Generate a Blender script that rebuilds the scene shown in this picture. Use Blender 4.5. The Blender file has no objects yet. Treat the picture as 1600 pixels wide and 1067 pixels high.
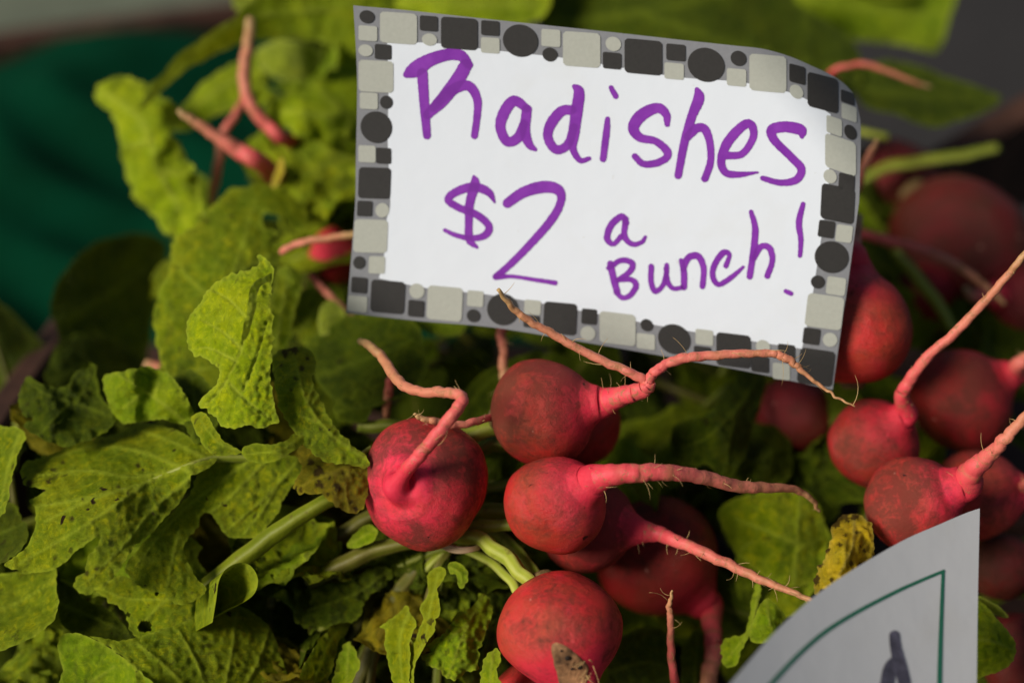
import bpy, math, random
import numpy as np
from mathutils import Vector, Matrix, noise
from mathutils.geometry import delaunay_2d_cdt

random.seed(7); np.random.seed(7)
sc = bpy.context.scene
COL = sc.collection

# ------------------------------------------------------------------ camera
PITCH = math.radians(40)
CAM = Vector((0, 0, 0.40))
F = Vector((0, math.cos(PITCH), -math.sin(PITCH)))
X = Vector((1, 0, 0))
U = Vector((0, math.sin(PITCH), math.cos(PITCH)))
K = 36 / 50 / 1600
cam = bpy.data.cameras.new('camera'); co = bpy.data.objects.new('camera', cam); COL.objects.link(co)
co.location = CAM; co.rotation_euler = (math.pi / 2 - PITCH, 0, 0)
cam.lens = 50; cam.sensor_width = 36; cam.clip_start = 0.01; cam.clip_end = 60
cam.dof.use_dof = True; cam.dof.focus_distance = 0.443; cam.dof.aperture_fstop = 3.3
cam.dof.aperture_blades = 8
sc.camera = co
# ------------------------------------------------------------------ world and sun (soft, overcast light from the left behind the camera)
LDIR = (X * -0.66 + U * 0.20 - F * 0.66).normalized()
elev = math.asin(LDIR.z); azim = math.atan2(LDIR.x, LDIR.y)
w = bpy.data.worlds.new('World'); sc.world = w; w.use_nodes = True
nt = w.node_tree; bg = nt.nodes['Background']
sky = nt.nodes.new('ShaderNodeTexSky'); sky.sky_type = 'NISHITA'; sky.sun_disc = False
sky.sun_elevation = elev; sky.sun_rotation = azim
nt.links.new(sky.outputs[0], bg.inputs[0]); bg.inputs[1].default_value = 0.045
sl = bpy.data.lights.new('sun', 'SUN'); sl.energy = 4.5; sl.angle = math.radians(24); sl.color = (1.0, 0.93, 0.84)
so = bpy.data.objects.new('sun', sl); COL.objects.link(so)
so.rotation_euler = LDIR.to_track_quat('Z', 'Y').to_euler(); so.location = (-1, -1, 2)
vs = sc.view_settings; vs.view_transform = 'Standard'; vs.look = 'None'; vs.exposure = -0.06; vs.gamma = 1; vs.use_curve_mapping = False
sc.render.engine = 'CYCLES'

# ------------------------------------------------------------------ helpers
def P(px, py, d): return CAM + (F + X * (float(px - 800) * K) + U * (float(533.5 - py) * K)) * float(d)
def V(x, y, z): return (X * x + U * y - F * z).normalized()
ORG = {}
def tag(o, label=None, cat=None, group=None, kind=None):
    if label: o['label'] = label
    if cat: o['category'] = cat
    if group: o['group'] = group
    if kind: o['kind'] = kind
    return o
def thing(name, loc, label, cat, group=None):
    o = bpy.data.objects.new(name, None); COL.objects.link(o); o.location = loc; o.empty_display_size = 0.01
    ORG[o.name] = Vector(loc)
    return tag(o, label, cat, group)
def mk(name, verts, faces, mat, parent=None, attrs=None, smooth=True):
    off = ORG[parent.name] if parent else Vector((0, 0, 0))
    me = bpy.data.meshes.new(name)
    me.from_pydata([tuple(Vector(v) - off) for v in verts], [], faces)
    me.polygons.foreach_set('use_smooth', [smooth] * len(me.polygons))
    for k, vals in (attrs or {}).items():
        a = me.attributes.new(k, 'FLOAT', 'POINT'); a.data.foreach_set('value', np.asarray(vals, dtype=np.float32))
    me.materials.append(mat); me.update()
    o = bpy.data.objects.new(name, me); COL.objects.link(o)
    if parent: o.parent = parent
    ORG[o.name] = off
    return o
def crom(pts, n=8, closed=False):
    """Catmull-Rom through rows of numbers"""
    p = np.asarray(pts, float); N = len(p)
    if N < 3 and not closed:
        t = np.linspace(0, 1, n + 1)[:, None]; return p[0] * (1 - t) + p[1] * t
    out = []
    segs = N if closed else N - 1
    for i in range(segs):
        if closed: a, b, c, d = p[(i - 1) % N], p[i], p[(i + 1) % N], p[(i + 2) % N]
        else:
            b, c = p[i], p[i + 1]; a = p[i - 1] if i else 2 * b - c; d = p[i + 2] if i + 2 < N else 2 * c - b
        for k in range(n):
            t = k / n
            out.append(0.5 * (2 * b + (c - a) * t + (2 * a - 5 * b + 4 * c - d) * t * t + (3 * b - a - 3 * c + d) * t ** 3))
    if not closed: out.append(p[-1])
    return np.array(out)
def fn(x, y, z=0.0): return noise.noise(Vector((x, y, z)))

# ------------------------------------------------------------------ materials
def newmat(name):
    m = bpy.data.materials.new(name); m.use_nodes = True
    n = m.node_tree; b = n.nodes['Principled BSDF']
    return m, n, b
class NB:
    def __init__(s, n): s.n = n
    def node(s, t, **kw):
        q = s.n.nodes.new(t)
        for k, v in kw.items(): setattr(q, k, v)
        return q
    def lk(s, a, b): s.n.links.new(a, b)
    def tex(s, scale, detail=4, rough=0.55, vec=None, dist=0.0, dims='4D', w=None):
        q = s.node('ShaderNodeTexNoise', noise_dimensions=dims)
        q.inputs['Scale'].default_value = scale; q.inputs['Detail'].default_value = detail
        q.inputs['Roughness'].default_value = rough; q.inputs['Distortion'].default_value = dist
        if vec is not None: s.lk(vec, q.inputs['Vector'])
        if w is not None and dims == '4D': s.lk(w, q.inputs['W'])
        return q.outputs['Fac']
    def ramp(s, fac, stops):
        r = s.node('ShaderNodeValToRGB'); e = r.color_ramp.elements
        while len(e) < len(stops): e.new(0.5)
        for el, (p, c) in zip(e, stops):
            el.position = p; el.color = (c, c, c, 1) if isinstance(c, (int, float)) else (*c, 1)
        s.lk(fac, r.inputs[0]); return r.outputs[0]
    def mix(s, fac, a, b, mode='MIX'):
        q = s.node('ShaderNodeMix', data_type='RGBA', blend_type=mode)
        for v, i in ((fac, 0), (a, 6), (b, 7)):
            if hasattr(v, 'links') or hasattr(v, 'is_linked'): s.lk(v, q.inputs[i])
            else: q.inputs[i].default_value = v if isinstance(v, (int, float)) else (*v, 1)
        return q.outputs[2]
    def math(s, op, a, b=0.0):
        q = s.node('ShaderNodeMath', operation=op)
        for i, v in enumerate((a, b)):
            if hasattr(v, 'is_linked'): s.lk(v, q.inputs[i])
            else: q.inputs[i].default_value = v
        return q.outputs[0]
    def attr(s, name): return s.node('ShaderNodeAttribute', attribute_name=name).outputs['Fac']
    def bump(s, h, strength, dist, normal=None):
        q = s.node('ShaderNodeBump'); q.inputs['Strength'].default_value = strength; q.inputs['Distance'].default_value = dist
        s.lk(h, q.inputs['Height'])
        if normal is not None: s.lk(normal, q.inputs['Normal'])
        return q.outputs[0]
    def basics(s):
        obj = s.node('ShaderNodeTexCoord').outputs['Object']
        rnd = s.math('MULTIPLY', s.node('ShaderNodeObjectInfo').outputs['Random'], 37.0)
        return obj, rnd

def leaf_mat(name, base, second, yellow, ymix=0.35, spots=0.5, veincol=(0.30, 0.33, 0.07), rough=0.5, transl=0.25, bump=0.6):
    m, n, b = newmat(name); q = NB(n); obj, rnd = q.basics()
    n1 = q.tex(55, 5, 0.6, obj, 0.4, w=rnd)
    c = q.mix(q.ramp(n1, [(0.35, 0.0), (0.65, 1.0)]), base, second)
    n2 = q.tex(28, 4, 0.6, obj, 0.6, w=rnd)
    c = q.mix(q.math('MULTIPLY', q.ramp(n2, [(0.48, 0.0), (0.68, 1.0)]), ymix), c, yellow)
    # fine cell mottling
    vo = q.node('ShaderNodeTexVoronoi', feature='DISTANCE_TO_EDGE', voronoi_dimensions='3D'); vo.inputs['Scale'].default_value = 520
    wob = q.node('ShaderNodeTexNoise'); wob.inputs['Scale'].default_value = 140
    ad = q.node('ShaderNodeVectorMath', operation='MULTIPLY_ADD'); q.lk(wob.outputs['Color'], ad.inputs[0]); ad.inputs[1].default_value = (0.006,) * 3
    q.lk(obj, ad.inputs[2]); q.lk(ad.outputs[0], vo.inputs['Vector'])
    cell = q.ramp(vo.outputs['Distance'], [(0.0, 1.0), (0.09, 0.0)])
    vo2 = q.node('ShaderNodeTexVoronoi', feature='DISTANCE_TO_EDGE', voronoi_dimensions='3D'); vo2.inputs['Scale'].default_value = 170
    q.lk(ad.outputs[0], vo2.inputs['Vector'])
    cell2 = q.ramp(vo2.outputs['Distance'], [(0.0, 1.0), (0.07, 0.0)]); dome = q.ramp(vo2.outputs['Distance'], [(0.0, 0.0), (0.45, 1.0)])
    c = q.mix(q.math('MULTIPLY', cell2, 0.42), c, veincol)
    c = q.mix(q.math('MULTIPLY', cell, 0.22), c, veincol)
    fl_ = q.tex(260, 7, 0.75, obj, 1.2, w=q.math('ADD', rnd, 31.0))
    c = q.mix(q.math('MULTIPLY', q.ramp(fl_, [(0.50, 0.0), (0.66, 1.0)]), 0.45), c, tuple(min(1, 1.9 * v) for v in yellow))
    c = q.mix(q.math('MULTIPLY', q.ramp(fl_, [(0.34, 1.0), (0.46, 0.0)]), 0.45), c, tuple(.35 * v for v in second))
    c = q.mix(q.math('MULTIPLY', q.attr('vein'), 0.65), c, veincol)
    c = q.mix(q.math('MULTIPLY', q.attr('edge'), 0.6), c, veincol)
    # blemishes
    n3 = q.tex(210, 2, 0.5, obj, 0.3, w=rnd); n4 = q.tex(40, 2, 0.5, obj, 0.0, w=q.math('ADD', rnd, 5.0))
    sp = q.math('MULTIPLY', q.ramp(n3, [(0.66, 0.0), (0.70, 1.0)]), q.ramp(n4, [(0.42, 0.0), (0.55, 1.0)]))
    c = q.mix(q.math('MULTIPLY', sp, spots), c, (0.03, 0.015, 0.006))
    n5 = q.tex(95, 6, 0.7, obj, 1.5, w=q.math('ADD', rnd, 9.0))
    c = q.mix(q.math('MULTIPLY', q.ramp(n5, [(0.60, 0.0), (0.66, 1.0)]), 0.55 * spots), c, (0.035, 0.035, 0.006))
    c = q.mix(q.math('MULTIPLY', q.attr('spot'), 0.9), c, (0.035, 0.017, 0.005))
    q.lk(c, b.inputs['Base Color'])
    b.inputs['Roughness'].default_value = rough; b.inputs['Specular IOR Level'].default_value = 0.12
    h1 = q.math('MULTIPLY', cell, -0.10); h2 = q.tex(380, 6, 0.68, obj, 0.8, w=rnd)
    h = q.math('ADD', q.math('ADD', h1, h2), q.math('MULTIPLY', dome, 0.22))
    nb = q.bump(h, bump, 0.0022); q.lk(nb, b.inputs['Normal'])
    tr = q.node('ShaderNodeBsdfTranslucent'); q.lk(c, tr.inputs['Color']); q.lk(nb, tr.inputs['Normal'])
    mx = q.node('ShaderNodeMixShader'); mx.inputs[0].default_value = transl
    q.lk(b.outputs[0], mx.inputs[1]); q.lk(tr.outputs[0], mx.inputs[2])
    q.lk(mx.outputs[0], n.nodes['Material Output'].inputs[0])
    return m
M = {}
M['leaf'] = leaf_mat('leaf_yellow_green', (0.195, 0.255, 0.0015), (0.110, 0.178, 0.0015), (0.35, 0.315, 0.002), 0.45, 1.0, (0.40, 0.48, 0.030))
M['fresh'] = leaf_mat('leaf_fresh_green', (0.225, 0.335, 0.002), (0.135, 0.240, 0.002), (0.28, 0.31, 0.003), 0.45, 0.5, (0.38, 0.45, 0.035))
M['crisp'] = leaf_mat('leaf_crinkled_green', (0.270, 0.390, 0.002), (0.150, 0.260, 0.002), (0.30, 0.36, 0.003), 0.4, 0.5, (0.52, 0.64, 0.06), bump=1.0)
M['lit_lime'] = leaf_mat('leaf_lime_green_lit', (0.31, 0.415, 0.002), (0.21, 0.325, 0.002), (0.46, 0.46, 0.003), 0.45, 0.35, (0.50, 0.58, 0.05), transl=0.32)  # pale yellow-green leaf, brightened so the colour carries stronger light
M['dark'] = leaf_mat('leaf_deep_green_shaded', (0.050, 0.080, 0.001), (0.030, 0.052, 0.001), (0.10, 0.105, 0.001), 0.4, 0.6, (0.17, 0.22, 0.012))  # deeper green, darkened further so leaves in the gaps look shaded
M['yellow'] = leaf_mat('leaf_yellowed', (0.70, 0.47, 0.004), (0.34, 0.28, 0.004), (0.55, 0.36, 0.02), 0.6, 1.0, (0.50, 0.40, 0.08))
M['brown'] = leaf_mat('leaf_browning', (0.19, 0.165, 0.003), (0.12, 0.125, 0.003), (0.26, 0.17, 0.005), 0.6, 1.0, (0.32, 0.27, 0.02))
M['pale'] = leaf_mat('leaf_pale_green', (0.28, 0.33, 0.02), (0.18, 0.25, 0.01), (0.34, 0.35, 0.02), 0.4, 0.3, (0.44, 0.50, 0.08))

def stem_mat(name, a, b2, streak=(0.45, 0.45, 0.12)):
    m, n, b = newmat(name); q = NB(n); obj, rnd = q.basics()
    c = q.mix(q.ramp(q.tex(70, 4, 0.6, obj, 0.5, w=rnd), [(0.35, 0.0), (0.65, 1.0)]), a, b2)
    c = q.mix(q.math('MULTIPLY', q.attr('streak'), 0.5), c, streak)
    c = q.mix(q.math('MULTIPLY', q.ramp(q.tex(260, 3, 0.6, obj, 0.2, w=rnd), [(0.62, 0.0), (0.72, 1.0)]), 0.5), c, (0.10, 0.06, 0.02))
    q.lk(c, b.inputs['Base Color']); b.inputs['Roughness'].default_value = 0.5; b.inputs['Specular IOR Level'].default_value = 0.2
    q.lk(q.bump(q.tex(500, 4, 0.6, obj, w=rnd), 0.35, 0.0006), b.inputs['Normal'])
    return m
M['stem'] = stem_mat('stalk_green', (0.22, 0.26, 0.008), (0.13, 0.18, 0.006))
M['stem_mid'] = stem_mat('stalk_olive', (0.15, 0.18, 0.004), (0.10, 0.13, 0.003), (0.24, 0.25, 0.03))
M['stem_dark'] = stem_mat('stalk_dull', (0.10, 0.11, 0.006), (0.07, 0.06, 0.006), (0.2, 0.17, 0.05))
M['stem_pale'] = stem_mat('stalk_pale', (0.38, 0.42, 0.04), (0.25, 0.31, 0.02))

def radish_mat(name, red, pink, brown, dirt=0.6):
    m, n, b = newmat(name); q = NB(n); obj, rnd = q.basics()
    c = q.mix(q.ramp(q.tex(75, 5, 0.6, obj, 0.4, w=rnd), [(0.38, 0.0), (0.68, 1.0)]), red, brown)
    c = q.mix(q.ramp(q.tex(45, 4, 0.6, obj, 0.5, w=q.math('ADD', rnd, 3.0)), [(0.52, 0.0), (0.72, 0.6)]), c, pink)
    pk = q.attr('pink')
    pk2 = q.math('MULTIPLY', pk, q.ramp(q.tex(90, 4, 0.6, obj, 0.6, w=q.math('ADD', rnd, 11.0)), [(0.3, 0.35), (0.6, 1.0)]))
    c = q.mix(pk2, c, pink)
    # rosy-tan bloom and fine streaks of pale fibre
    fib = q.tex(1300, 4, 0.7, obj, 2.5, w=rnd)
    c = q.mix(q.math('MULTIPLY', q.ramp(fib, [(0.54, 0.0), (0.66, 1.0)]), 0.24), c, (0.48, 0.16, 0.075))
    d1 = q.tex(60, 7, 0.72, obj, 0.7, w=q.math('ADD', rnd, 20.0)); d2 = q.tex(330, 4, 0.7, obj, 1.0, w=q.math('ADD', rnd, 1.0))
    dm = q.math('ADD', q.math('MULTIPLY', d1, 0.62), q.math('MULTIPLY', d2, 0.38))
    dm = q.math('ADD', dm, q.math('MULTIPLY', q.attr('dirt'), 0.195))
    dirtm = q.ramp(dm, [(0.525, 0.0), (0.68, 1.0)])
    c = q.mix(q.math('MULTIPLY', dirtm, dirt), c, (0.060, 0.026, 0.013))
    speck = q.ramp(q.tex(420, 1, 0.5, obj, 0.0, w=q.math('ADD', rnd, 7.0)), [(0.755, 0.0), (0.785, 1.0)])
    c = q.mix(q.math('MULTIPLY', speck, 0.9), c, (0.02, 0.008, 0.006))
    pale = q.ramp(q.tex(260, 1, 0.5, obj, 0.0, w=q.math('ADD', rnd, 17.0)), [(0.76, 0.0), (0.80, 1.0)])
    c = q.mix(q.math('MULTIPLY', pale, 0.5), c, (0.75, 0.35, 0.25))
    c = q.mix(q.attr('neck'), c, (0.72, 0.040, 0.066))
    q.lk(c, b.inputs['Base Color'])
    b.inputs['Specular IOR Level'].default_value = 0.24
    q.lk(q.math('ADD', q.math('MULTIPLY', dirtm, 0.35), 0.36), b.inputs['Roughness'])
    b.inputs['Subsurface Weight'].default_value = 0.0; b.inputs['Subsurface Radius'].default_value = (0.003, 0.001, 0.0006); b.inputs['Subsurface Scale'].default_value = 0.5
    h = q.math('ADD', q.math('MULTIPLY', fib, 0.5), q.math('SUBTRACT', q.tex(230, 5, 0.6, obj, 0.3, w=rnd), q.math('MULTIPLY', speck, 0.8)))
    q.lk(q.bump(h, 0.5, 0.0016), b.inputs['Normal'])
    return m
M['radish'] = radish_mat('radish_skin', (0.51, 0.023, 0.020), (0.76, 0.029, 0.068), (0.33, 0.055, 0.024), 0.68)
M['radish_pink'] = radish_mat('radish_skin_pink', (0.60, 0.025, 0.030), (0.76, 0.030, 0.075), (0.42, 0.055, 0.028), 0.75)
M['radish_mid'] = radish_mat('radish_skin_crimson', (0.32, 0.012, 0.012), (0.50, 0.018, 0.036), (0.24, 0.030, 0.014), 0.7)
M['radish_shaded'] = radish_mat('radish_skin_shaded', (0.14, 0.011, 0.009), (0.22, 0.014, 0.020), (0.10, 0.022, 0.012), 0.7)  # same skin with the shade of the heap painted into its colour

def root_mat():
    m, n, b = newmat('taproot_skin'); q = NB(n); obj, rnd = q.basics()
    t = q.attr('along')
    nn = q.tex(160, 4, 0.6, obj, 0.5, w=rnd)
    tt = q.math('ADD', t, q.math('MULTIPLY', q.math('SUBTRACT', nn, 0.5), 0.5))
    c = q.ramp(tt, [(0.0, (0.72, 0.040, 0.066)), (0.28, (0.66, 0.10, 0.095)), (0.55, (0.62, 0.19, 0.12)), (0.78, (0.50, 0.20, 0.10)), (1.0, (0.46, 0.30, 0.12))])
    c = q.mix(q.math('MULTIPLY', q.ramp(q.tex(330, 4, 0.7, obj, 1.0, w=rnd), [(0.53, 0.0), (0.64, 1.0)]), 0.8), c, (0.30, 0.14, 0.06))
    c = q.mix(q.math('MULTIPLY', q.attr('ring'), 0.5), c, (0.34, 0.16, 0.06))
    q.lk(c, b.inputs['Base Color']); b.inputs['Roughness'].default_value = 0.5; b.inputs['Specular IOR Level'].default_value = 0.3
    b.inputs['Subsurface Weight'].default_value = 0.0; b.inputs['Subsurface Radius'].default_value = (0.003, 0.001, 0.0006); b.inputs['Subsurface Scale'].default_value = 0.4
    q.lk(q.bump(q.tex(600, 5, 0.65, obj, 0.6, w=rnd), 0.5, 0.0007), b.inputs['Normal'])
    return m
M['root'] = root_mat()
def plain(name, col, rough=0.6, nscale=300, var=0.25, bump=0.2, bdist=0.0004, spec=0.3):
    m, n, b = newmat(name); q = NB(n); obj, rnd = q.basics()
    t = q.tex(nscale, 5, 0.6, obj, 0.2, w=rnd)
    c = q.mix(q.ramp(t, [(0.3, 0.0), (0.7, 1.0)]), tuple(x * (1 - var) for x in col), tuple(min(1, x * (1 + var)) for x in col))
    q.lk(c, b.inputs['Base Color']); b.inputs['Roughness'].default_value = rough; b.inputs['Specular IOR Level'].default_value = spec
    if bump: q.lk(q.bump(t, bump, bdist), b.inputs['Normal'])
    return m
M['hair'] = plain('root_hair', (0.50, 0.33, 0.13), 0.6, 500)
M['wound'] = plain('radish_flesh_scar', (0.30, 0.15, 0.065), 0.8, 200, 0.75, 0.9, 0.0015)
M['pit'] = plain('dark_pit', (0.02, 0.012, 0.008), 0.8)
M['crown'] = plain('crown_scar', (0.14, 0.09, 0.03), 0.8, 400, 0.6, 0.8, 0.001)
M['band'] = plain('rubber_band', (0.52, 0.36, 0.20), 0.5, 200, 0.15)
M['card_grey'] = plain('card_grey_print', (0.215, 0.22, 0.23), 0.55, 900, 0.06, 0.05)
M['card_edge'] = plain('card_paper_edge', (0.62, 0.56, 0.47), 0.8, 900, 0.1)
M['tile_dark'] = plain('card_charcoal_print', (0.032, 0.030, 0.027), 0.5, 900, 0.10, 0.05)
M['tile_light'] = plain('card_stone_print', (0.40, 0.41, 0.35), 0.55, 900, 0.05, 0.05)
M['tile_mid'] = plain('card_stone_print_dim', (0.42, 0.42, 0.36), 0.55, 900, 0.05, 0.05)
M['wood'] = plain('dark_wood', (0.055, 0.024, 0.014), 0.7, 60, 0.5, 0.4, 0.002)
M['green_ink'] = plain('green_print', (0.02, 0.13, 0.075), 0.5, 600, 0.15, 0)
M['grey_ink'] = plain('charcoal_marker', (0.075, 0.07, 0.095), 0.6, 350, 0.5, 0)
def paper(name, col, stain):
    m, n, b = newmat(name); q = NB(n); obj, rnd = q.basics()
    c = q.mix(q.math('MULTIPLY', q.ramp(q.tex(45, 5, 0.6, obj, 0.5, w=rnd), [(0.55, 0.0), (0.8, 1.0)]), 0.35), col, stain)
    c = q.mix(q.math('MULTIPLY', q.ramp(q.tex(330, 2, 0.5, obj, 0.3, w=rnd), [(0.74, 0.0), (0.8, 1.0)]), 0.3), c, (0.4, 0.34, 0.22))
    q.lk(c, b.inputs['Base Color']); b.inputs['Roughness'].default_value = 0.42; b.inputs['Specular IOR Level'].default_value = 0.4
    q.lk(q.bump(q.tex(60, 3, 0.5, obj, w=rnd), 0.08, 0.004), b.inputs['Normal'])
    return m
M['paper'] = paper('white_card', (0.72, 0.765, 0.81), (0.67, 0.69, 0.67))
M['paper_shaded'] = paper('white_card_shaded', (0.52, 0.52, 0.515), (0.45, 0.43, 0.39))  # white card, its shading put into a greyer base colour
def ink():
    m, n, b = newmat('purple_marker'); q = NB(n); obj, rnd = q.basics()
    t = q.tex(160, 4, 0.6, obj, 0.3, w=rnd)
    c = q.mix(q.ramp(t, [(0.35, 0.0), (0.7, 1.0)]), (0.190, 0.020, 0.330), (0.255, 0.038, 0.410))
    c = q.mix(q.math('MULTIPLY', q.attr('overlap'), 0.55), c, (0.14, 0.012, 0.24))
    c = q.mix(q.math('MULTIPLY', q.attr('rim'), 0.35), c, (0.17, 0.018, 0.28))
    q.lk(c, b.inputs['Base Color']); b.inputs['Roughness'].default_value = 0.5; b.inputs['Specular IOR Level'].default_value = 0.35
    return m
M['ink'] = ink()
def cloth():
    m, n, b = newmat('green_cloth'); q = NB(n); obj, rnd = q.basics()
    t = q.tex(14, 5, 0.6, obj, 0.3)
    c = q.mix(q.ramp(t, [(0.3, 0.0), (0.7, 1.0)]), (0.0003, 0.020, 0.0075), (0.0005, 0.038, 0.016))
    q.lk(c, b.inputs['Base Color']); b.inputs['Roughness'].default_value = 0.9; b.inputs['Specular IOR Level'].default_value = 0.04
    
    wv = q.tex(1500, 2, 0.5, obj); q.lk(q.bump(wv, 0.4, 0.0008), b.inputs['Normal'])
    return m
M['cloth'] = cloth()

# ------------------------------------------------------------------ setting: table, cloth, ground far below
TZ = -0.08
def ground_pt(px, py, z=TZ):
    r = F + X * (float(px - 800) * K) + U * (float(533.5 - py) * K)
    return CAM + r * ((z - CAM.z) / r.z)
def sheet(name, x0, x1, y0, y1, z, mat, nx=2, ny=2, fz=None, kind='structure'):
    vs_, fs = [], []
    for j in range(ny):
        for i in range(nx):
            x = x0 + (x1 - x0) * i / (nx - 1); y = y0 + (y1 - y0) * j / (ny - 1)
            vs_.append((x, y, z + (fz(x, y) if fz else 0)))
    for j in range(ny - 1):
        for i in range(nx - 1):
            a = j * nx + i; fs.append((a, a + 1, a + nx + 1, a + nx))
    return tag(mk(name, vs_, fs, mat), kind=kind)
M['concrete'] = plain('pale_concrete', (0.11, 0.125, 0.085), 0.9, 12, 0.25, 0.3, 0.01)
M['asphalt'] = plain('dark_asphalt', (0.026, 0.024, 0.023), 0.9, 25, 0.3, 0.3, 0.01)
sheet('pavement', -20, 20, -6, 40, -0.78, M['asphalt'])
sheet('concrete_slab', -6, -0.10, 0.2, 6, -0.774, M['concrete'])

# the table top with a dark green cloth, its far edge running away to the upper left
A = ground_pt(-150, 92); B = ground_pt(520, 3); Cc = ground_pt(1700, 400)
def build_cloth():
    t = thing('market_table', (0, 0.4, -0.76), 'table under a dark green cloth behind the radish leaves at upper left', 'table')
    poly = [A + (A - B).normalized() * 0.3, B, Cc + (Cc - B).normalized() * 0.3, Vector((0.7, 0.0, TZ)), Vector((-1.0, 0.0, TZ))]
    # grid clipped into the polygon by mapping rows
    vs_, fs = [], []
    nx, ny = 120, 90
    far = [poly[0], poly[1], poly[2]]
    for j in range(ny):
        v = j / (ny - 1)
        for i in range(nx):
            u = i / (nx - 1)
            f = poly[0].lerp(poly[1], u / 0.6) if u < 0.6 else poly[1].lerp(poly[2], (u - 0.6) / 0.4)
            nr = poly[4].lerp(poly[3], u)
            p = nr.lerp(f, v)
            z = TZ - .02 + 0.030 * fn(p.x * 5, p.y * 7, 3) + 0.022 * (1 - abs(fn(p.x * 7 + p.y * 12, p.y * 3 - p.x * 5, 8)) * 2)
            drop = max(0, v - 0.97) / 0.03
            vs_.append((p.x, p.y, z - 0.015 * drop ** 2))
    for j in range(ny - 1):
        for i in range(nx - 1):
            a = j * nx + i; fs.append((a, a + 1, a + nx + 1, a + nx))
    # hanging skirt beyond the far edge
    base = (ny - 1) * nx; s0 = len(vs_)
    for k in (1, 2):
        for i in range(nx):
            x, y, z = vs_[base + i]; vs_.append((x + 0.006 * math.sin(i * 0.9) * k, y + 0.012 + 0.008 * math.sin(i * 0.7) * k, z - 0.30 * k))
    for k in range(2):
        for i in range(nx - 1):
            a = base + i if k == 0 else s0 + i; b_ = s0 + k * nx + i
            fs.append((a, a + 1, b_ + 1, b_))
    mk('tablecloth', vs_, fs, M['cloth'], t)
    eb_ = (A - B).normalized(); board('edge_rail', A + eb_ * .2 + Vector((0, .008, .004)), B + Vector((0, .008, .004)), .05, .020, M['wood'], t)
    for lx, ly in ((-0.7, 0.15), (0.5, 0.15), (-0.6, 0.6), (0.2, 0.55)):
        x0, y0 = lx - 0.02, ly - 0.02
        v = [(x0 + a * 0.04, y0 + b_ * 0.04, z) for z in (-0.76, TZ - .04) for a, b_ in ((0, 0), (1, 0), (1, 1), (0, 1))]
        mk('leg', v, [(0, 1, 5, 4), (1, 2, 6, 5), (2, 3, 7, 6), (3, 0, 4, 7), (4, 5, 6, 7)], M['wood'], t, smooth=False)
def board(name, a, b, hgt, thk, mat, parent):
    """a wooden board standing on edge from a to b (top edge), rounded a little"""
    d = (b - a).normalized(); s = d.cross(Vector((0, 0, 1))).normalized() * thk / 2
    prof = [(-1, -hgt), (-1, -0.0015), (-0.7, 0), (0.7, 0), (1, -0.0015), (1, -hgt)]
    vs_ = [p + s * u + Vector((0, 0, z)) for p in (a, b) for u, z in prof]
    n = len(prof); fs = [(i, (i + 1) % n, n + (i + 1) % n, n + i) for i in range(n)] + [tuple(range(n)), tuple(range(2 * n - 1, n - 1, -1))]
    return mk(name, vs_, fs, mat, parent, smooth=False)
build_cloth()
cr = thing('crate', (0, 0.4, 0), 'dark brown wooden crate holding the radishes, its rim seen behind the leaves', 'crate')
board('side_board', P(-60, 720, 0.50), P(118, 470, 0.62), 0.07, 0.012, M['wood'], cr)
board('end_board', P(1440, 262, 0.66), P(1680, 120, 0.70), 0.06, 0.016, M['wood'], cr)

for k in range(7):
    y_ = .13 + k * .062; x0_, x1_ = -.30 + .02 * k, .34
    board('floor_board', Vector((x0_, y_, TZ + .034)), Vector((x1_, y_, TZ + .034 + .001 * (k % 2))), .006, .058, M['wood'], cr)
# ------------------------------------------------------------------ tubes, radishes
def tube(path, radii, seg=14, bumps=0.0, lam=0.004, caps=True, ridges=0, seed=0.0):
    """path: list of Vectors, radii metres -> verts, faces, (along, streak)"""
    n = len(path); vs_, fs, al, st = [], [], [], []
    T = [(path[min(i + 1, n - 1)] - path[max(i - 1, 0)]).normalized() for i in range(n)]
    nrm = T[0].orthogonal().normalized()
    L = 0
    for i in range(n):
        if i: L += (path[i] - path[i - 1]).length
        nrm = (nrm - T[i] * nrm.dot(T[i])).normalized(); bn = T[i].cross(nrm)
        for k in range(seg):
            a = 2 * math.pi * k / seg
            r = radii[i]
            if bumps: r *= 1 + bumps * min(1, i / 14) * fn(L / lam + seed, math.cos(a) * 0.9, math.sin(a) * 0.9 + seed)
            s = 0.0
            if ridges:
                s = 0.5 + 0.5 * math.cos(a * ridges); r *= 1 + 0.16 * (s - 0.5)
            vs_.append(path[i] + nrm * (math.cos(a) * r) + bn * (math.sin(a) * r)); al.append(i / (n - 1)); st.append(s)
    for i in range(n - 1):
        for k in range(seg):
            a = i * seg + k; b = i * seg + (k + 1) % seg
            fs.append((a, b, b + seg, a + seg))
    if caps:
        fs.append(tuple(range(seg - 1, -1, -1))); fs.append(tuple(range((n - 1) * seg, n * seg)))
    return vs_, fs, al, st
def pxpath(pts, n=8):
    """rows (px, py, depth, radius px) -> path, radii"""
    c = crom(pts, n)
    return [P(a[0], a[1], a[2]) for a in c], [max(0.2, a[3]) * K * a[2] for a in c]
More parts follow.
